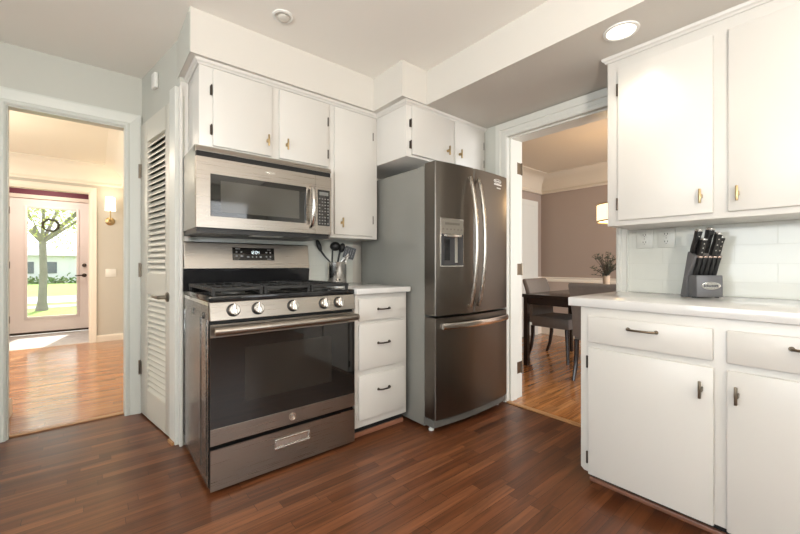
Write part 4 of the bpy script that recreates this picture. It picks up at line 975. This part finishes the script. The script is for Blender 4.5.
# ------------------------------------------------------------------ dining furniture
tb = thing('dining_table', (3.98, 1.66, 0), 'dark espresso wooden dining table beyond the doorway', 'table')
TX0, TX1, TY0, TY1 = 3.47, 4.52, 1.10, 2.17
MB().box(TX0, TX1, TY0, TY1, 0.715, 0.75, bev=0.004).build('tabletop', espresso, tb)
mb = MB().box(TX0+0.025, TX1-0.025, TY0+0.025, TY0+0.05, 0.645, 0.716).box(TX0+0.025, TX1-0.025, TY1-0.05, TY1-0.025, 0.645, 0.716).box(TX0+0.025, TX0+0.05, TY0+0.05, TY1-0.05, 0.645, 0.716).box(TX1-0.05, TX1-0.025, TY0+0.05, TY1-0.05, 0.645, 0.716)
mb.build('apron', espresso, tb, smooth=False)
for x in (TX0+0.012, TX1-0.057):
    for y in (TY0+0.012, TY1-0.057):
        MB().prism([(x, y, 0.716), (x+0.045, y, 0.716), (x+0.045, y+0.045, 0.716), (x, y+0.045, 0.716)], (0, 0, -0.716)).build('leg', espresso, tb, smooth=False)
def chair(x, y, rz, label):
    """local: seat faces -y, back at +y"""
    c = Matrix.Translation((x, y, 0)) @ Matrix.Rotation(rz, 4, 'Z')
    tf = lambda a, b, z: c @ Vector((a, b, z))
    o = thing('dining_chair', (x, y, 0), label, 'chair', 'grey upholstered chairs at the dining table')
    w = 0.235
    MB(tf).prism([(-w, -0.21, 0.365), (w, -0.21, 0.365), (w, 0.22, 0.365), (-w, 0.22, 0.365)], (0, 0, 0.115), bev=0.018).build('seat', uphol, o)
    prof = [(0.20, 0.40), (0.245, 0.40), (0.262, 0.60), (0.305, 0.78), (0.338, 0.87), (0.328, 0.893), (0.300, 0.893), (0.282, 0.87), (0.245, 0.78), (0.205, 0.60)]
    mb = MB(tf); mb.prism([(-w, b, z) for b, z in prof], (2*w, 0, 0), bev=0.012); mb.build('backrest', uphol, o)
    for s in (-1, 1):
        a = s*(w-0.025)
        mb = MB(tf); mb.tube([(a, -0.18, 0.37), (a, -0.185, 0.2), (a, -0.19, 0.0)], [0.024, 0.021, 0.016], 8); mb.build('leg', espresso, o)
        mb = MB(tf); mb.tube([(a, 0.215, 0.37), (a, 0.215, 0.25), (a, 0.235, 0.12), (a, 0.275, 0.0)], [0.024, 0.022, 0.019, 0.015], 8); mb.build('leg', espresso, o)
    return o
chair(4.055, 2.05, 0, 'grey upholstered dining chair at the left side of the dark dining table')
chair(3.635, 1.365, math.pi/2, 'grey upholstered dining chair at the near table end, partly behind the white countertop')
pp = thing('potted_plant', (4.2, 1.62, 0.7505), 'small dark leafy plant in a pale pot on the dining table', 'plant')
mb = MB(); mb.open = True
mb.lathe((4.2, 1.62, 0.7505), [(0, 0), (0.025, 0), (0.036, 0.17), (0.039, 0.19), (0.034, 0.19), (0.032, 0.17), (0, 0.165)], seg=20); mb.build('pot', pot_m, pp)
st = MB(); lf = MB(); random.seed(11)
for i in range(44):
    a = random.random()*6.283; r = random.uniform(0.03, 0.24); h = random.uniform(0.03, 0.27)
    p0 = Vector((4.2, 1.62, 0.92)); p1 = p0 + Vector((math.cos(a)*r*0.4, math.sin(a)*r*0.4, h*0.55)); p2 = p0 + Vector((math.cos(a)*r, math.sin(a)*r, h))
    st.tube([p0, p1, p2], [0.003, 0.0025, 0.0015], 5)
    for k in range(10):
        s = random.uniform(0.25, 1.0); q = p1.lerp(p2, s) if s > 0.5 else p0.lerp(p1, s*2)
        d = Vector((random.uniform(-1, 1), random.uniform(-1, 1), random.uniform(-0.4, 1))).normalized(); n = d.orthogonal().normalized(); L_ = random.uniform(0.018, 0.034)
        lf.prism([q, q + d*L_*0.5 + n*L_*0.22, q + d*L_, q + d*L_*0.5 - n*L_*0.22], d.cross(n)*0.0012)
st.build('stems', stem_m, pp); lf.build('leaves', leafm, pp, smooth=False)
# chandelier
ch = thing('chandelier', (3.97, 1.37, 1.475), 'dining pendant lamp with a glowing banded shade and dark metal rings', 'lamp')
LC = Vector((3.97, 1.37, -0.075))
mb = MB(); mb.open = True; mb.lathe(LC + Vector((0, 0, 1.56)), [(0.235, 0), (0.235, 0.16), (0.230, 0.16), (0.230, 0)], seg=28); mb.build('shade', lampglass, ch)
mb = MB(); mb.open = True
for z in (1.552, 1.716): mb.lathe(LC + Vector((0, 0, z)), [(0.240, 0), (0.240, 0.012), (0.228, 0.012), (0.228, 0), (0.240, 0)], seg=28)
mb.build('metal_ring', brass, ch)
mb = MB().tube([LC + Vector((0, 0, 1.64)), LC + Vector((0, 0, 2.44))], 0.008, 8).lathe(LC + Vector((0, 0, 2.435)), [(0.06, 0), (0.06, 0.030)], seg=18)
for k in range(3): a = k*2.094; mb.tube([LC + Vector((0, 0, 1.722)), LC + Vector((math.cos(a)*0.232, math.sin(a)*0.232, 1.722))], 0.005, 6)
mb.build('rod', brass, ch)
for k in range(4):
    a = k*math.pi/2 + 0.4; MB().ball(LC + Vector((math.cos(a)*0.1, math.sin(a)*0.1, 1.64)), 0.028, 10).build('bulb', bulb, ch)
point('chandelier_bulb', (3.97, 1.37, 1.74), 14, (1.0, 0.66, 0.34), 0.12)

# ------------------------------------------------------------------ outside, seen through the front door
sbase(MB().box(-40, 30, 7.86, 60, -0.55, -0.40), 'lawn', grass_m)
sbase(MB().box(-40, 30, 19.0, 23.0, -0.41, -0.385), 'road', road_m)
sbase(MB().box(-40, 30, 17.0, 18.0, -0.41, -0.388), 'sidewalk', road_m)
def tree(x, y, r, h, label, canopy, seed, base=-0.4):
    random.seed(seed)
    o = thing('street_tree', (x, y, base), label, 'tree', 'trees in the front yard')
    mb = MB(); top = Vector((x, y, base+h))
    mb.tube([(x-r*0.1, y, base-0.05), (x, y, base+0.3), (x+0.03, y, base+h*0.5), (x, y, base+h)], [r*1.5, r, r*0.85, r*0.75], 12)
    ends = []
    for i in range(9):
        a = i*2.4 + random.random(); d = Vector((math.cos(a), math.sin(a)*0.7, random.uniform(0.5, 1.1)))
        L_ = random.uniform(1.2, 2.3); p1 = top + d*L_*0.5; p2 = top + d*L_ + Vector((0, 0, 0.2))
        mb.tube([top - Vector((0, 0, 0.25)), p1, p2], [r*0.5, r*0.3, r*0.1], 7); ends += [p1, p2, top + d*L_*0.75]
    mb.build('trunk', bark, o)
    lf = MB()
    for i in range(canopy):
        e = random.choice(ends) + Vector((random.gauss(0, 0.75), random.gauss(0, 0.6), random.gauss(0, 0.5)))
        d = Vector((random.uniform(-1, 1), random.uniform(-1, 1), random.uniform(-1, 1))).normalized(); n = d.orthogonal().normalized(); s = random.uniform(0.03, 0.065)
        lf.quad([e - d*s, e + n*s*0.55, e + d*s, e - n*s*0.55])
    lf.build('foliage', leaf_out, o, smooth=False, clean=False)
    return o
tree(-1.25, 16.2, 0.11, 2.4, 'grey-trunked tree in fresh leaf standing in the middle of the front door glass', 5200, 3)
tree(2.0, 22.8, 0.26, 2.8, 'tree with a broader trunk at the right edge of the front door glass', 2600, 5)
hs = thing('house', (-4.0, 44.0, -0.4), 'white house across the street seen through the front door', 'house')
MB().box(-12, 3.0, 40, 48, -0.4, 1.75).build('wall', house_m, hs, smooth=False)
MB().prism([(-12.3, 39.6, 1.75), (-12.3, 48.4, 1.75), (-12.3, 44, 2.6)], (15.6, 0, 0)).build('roof', roof_m, hs, smooth=False)
for x0, x1 in ((-4.35, -3.55), (-3.1, -2.25), (0.6, 1.8)): MB().box(x0, x1, 39.96, 40.01, 0.35, 1.25).build('window', pane_m, hs, smooth=False)
mb = MB(); random.seed(8)
for i in range(700):
    e = Vector((random.uniform(-9, 3.5), 38.6 + random.gauss(0, 0.2), -0.4 + abs(random.gauss(0, 0.3)))); d = Vector((random.uniform(-1, 1), random.uniform(-1, 1), random.uniform(-1, 1))).normalized(); n = d.orthogonal().normalized(); s = random.uniform(0.10, 0.18)
    mb.quad([e - d*s, e + n*s*0.6, e + d*s, e - n*s*0.6])
o = mb.build('hedge', leaf_dark, smooth=False, clean=False); tag(o, 'low green hedge along the foot of the white house', 'hedge'); o['kind'] = 'stuff'
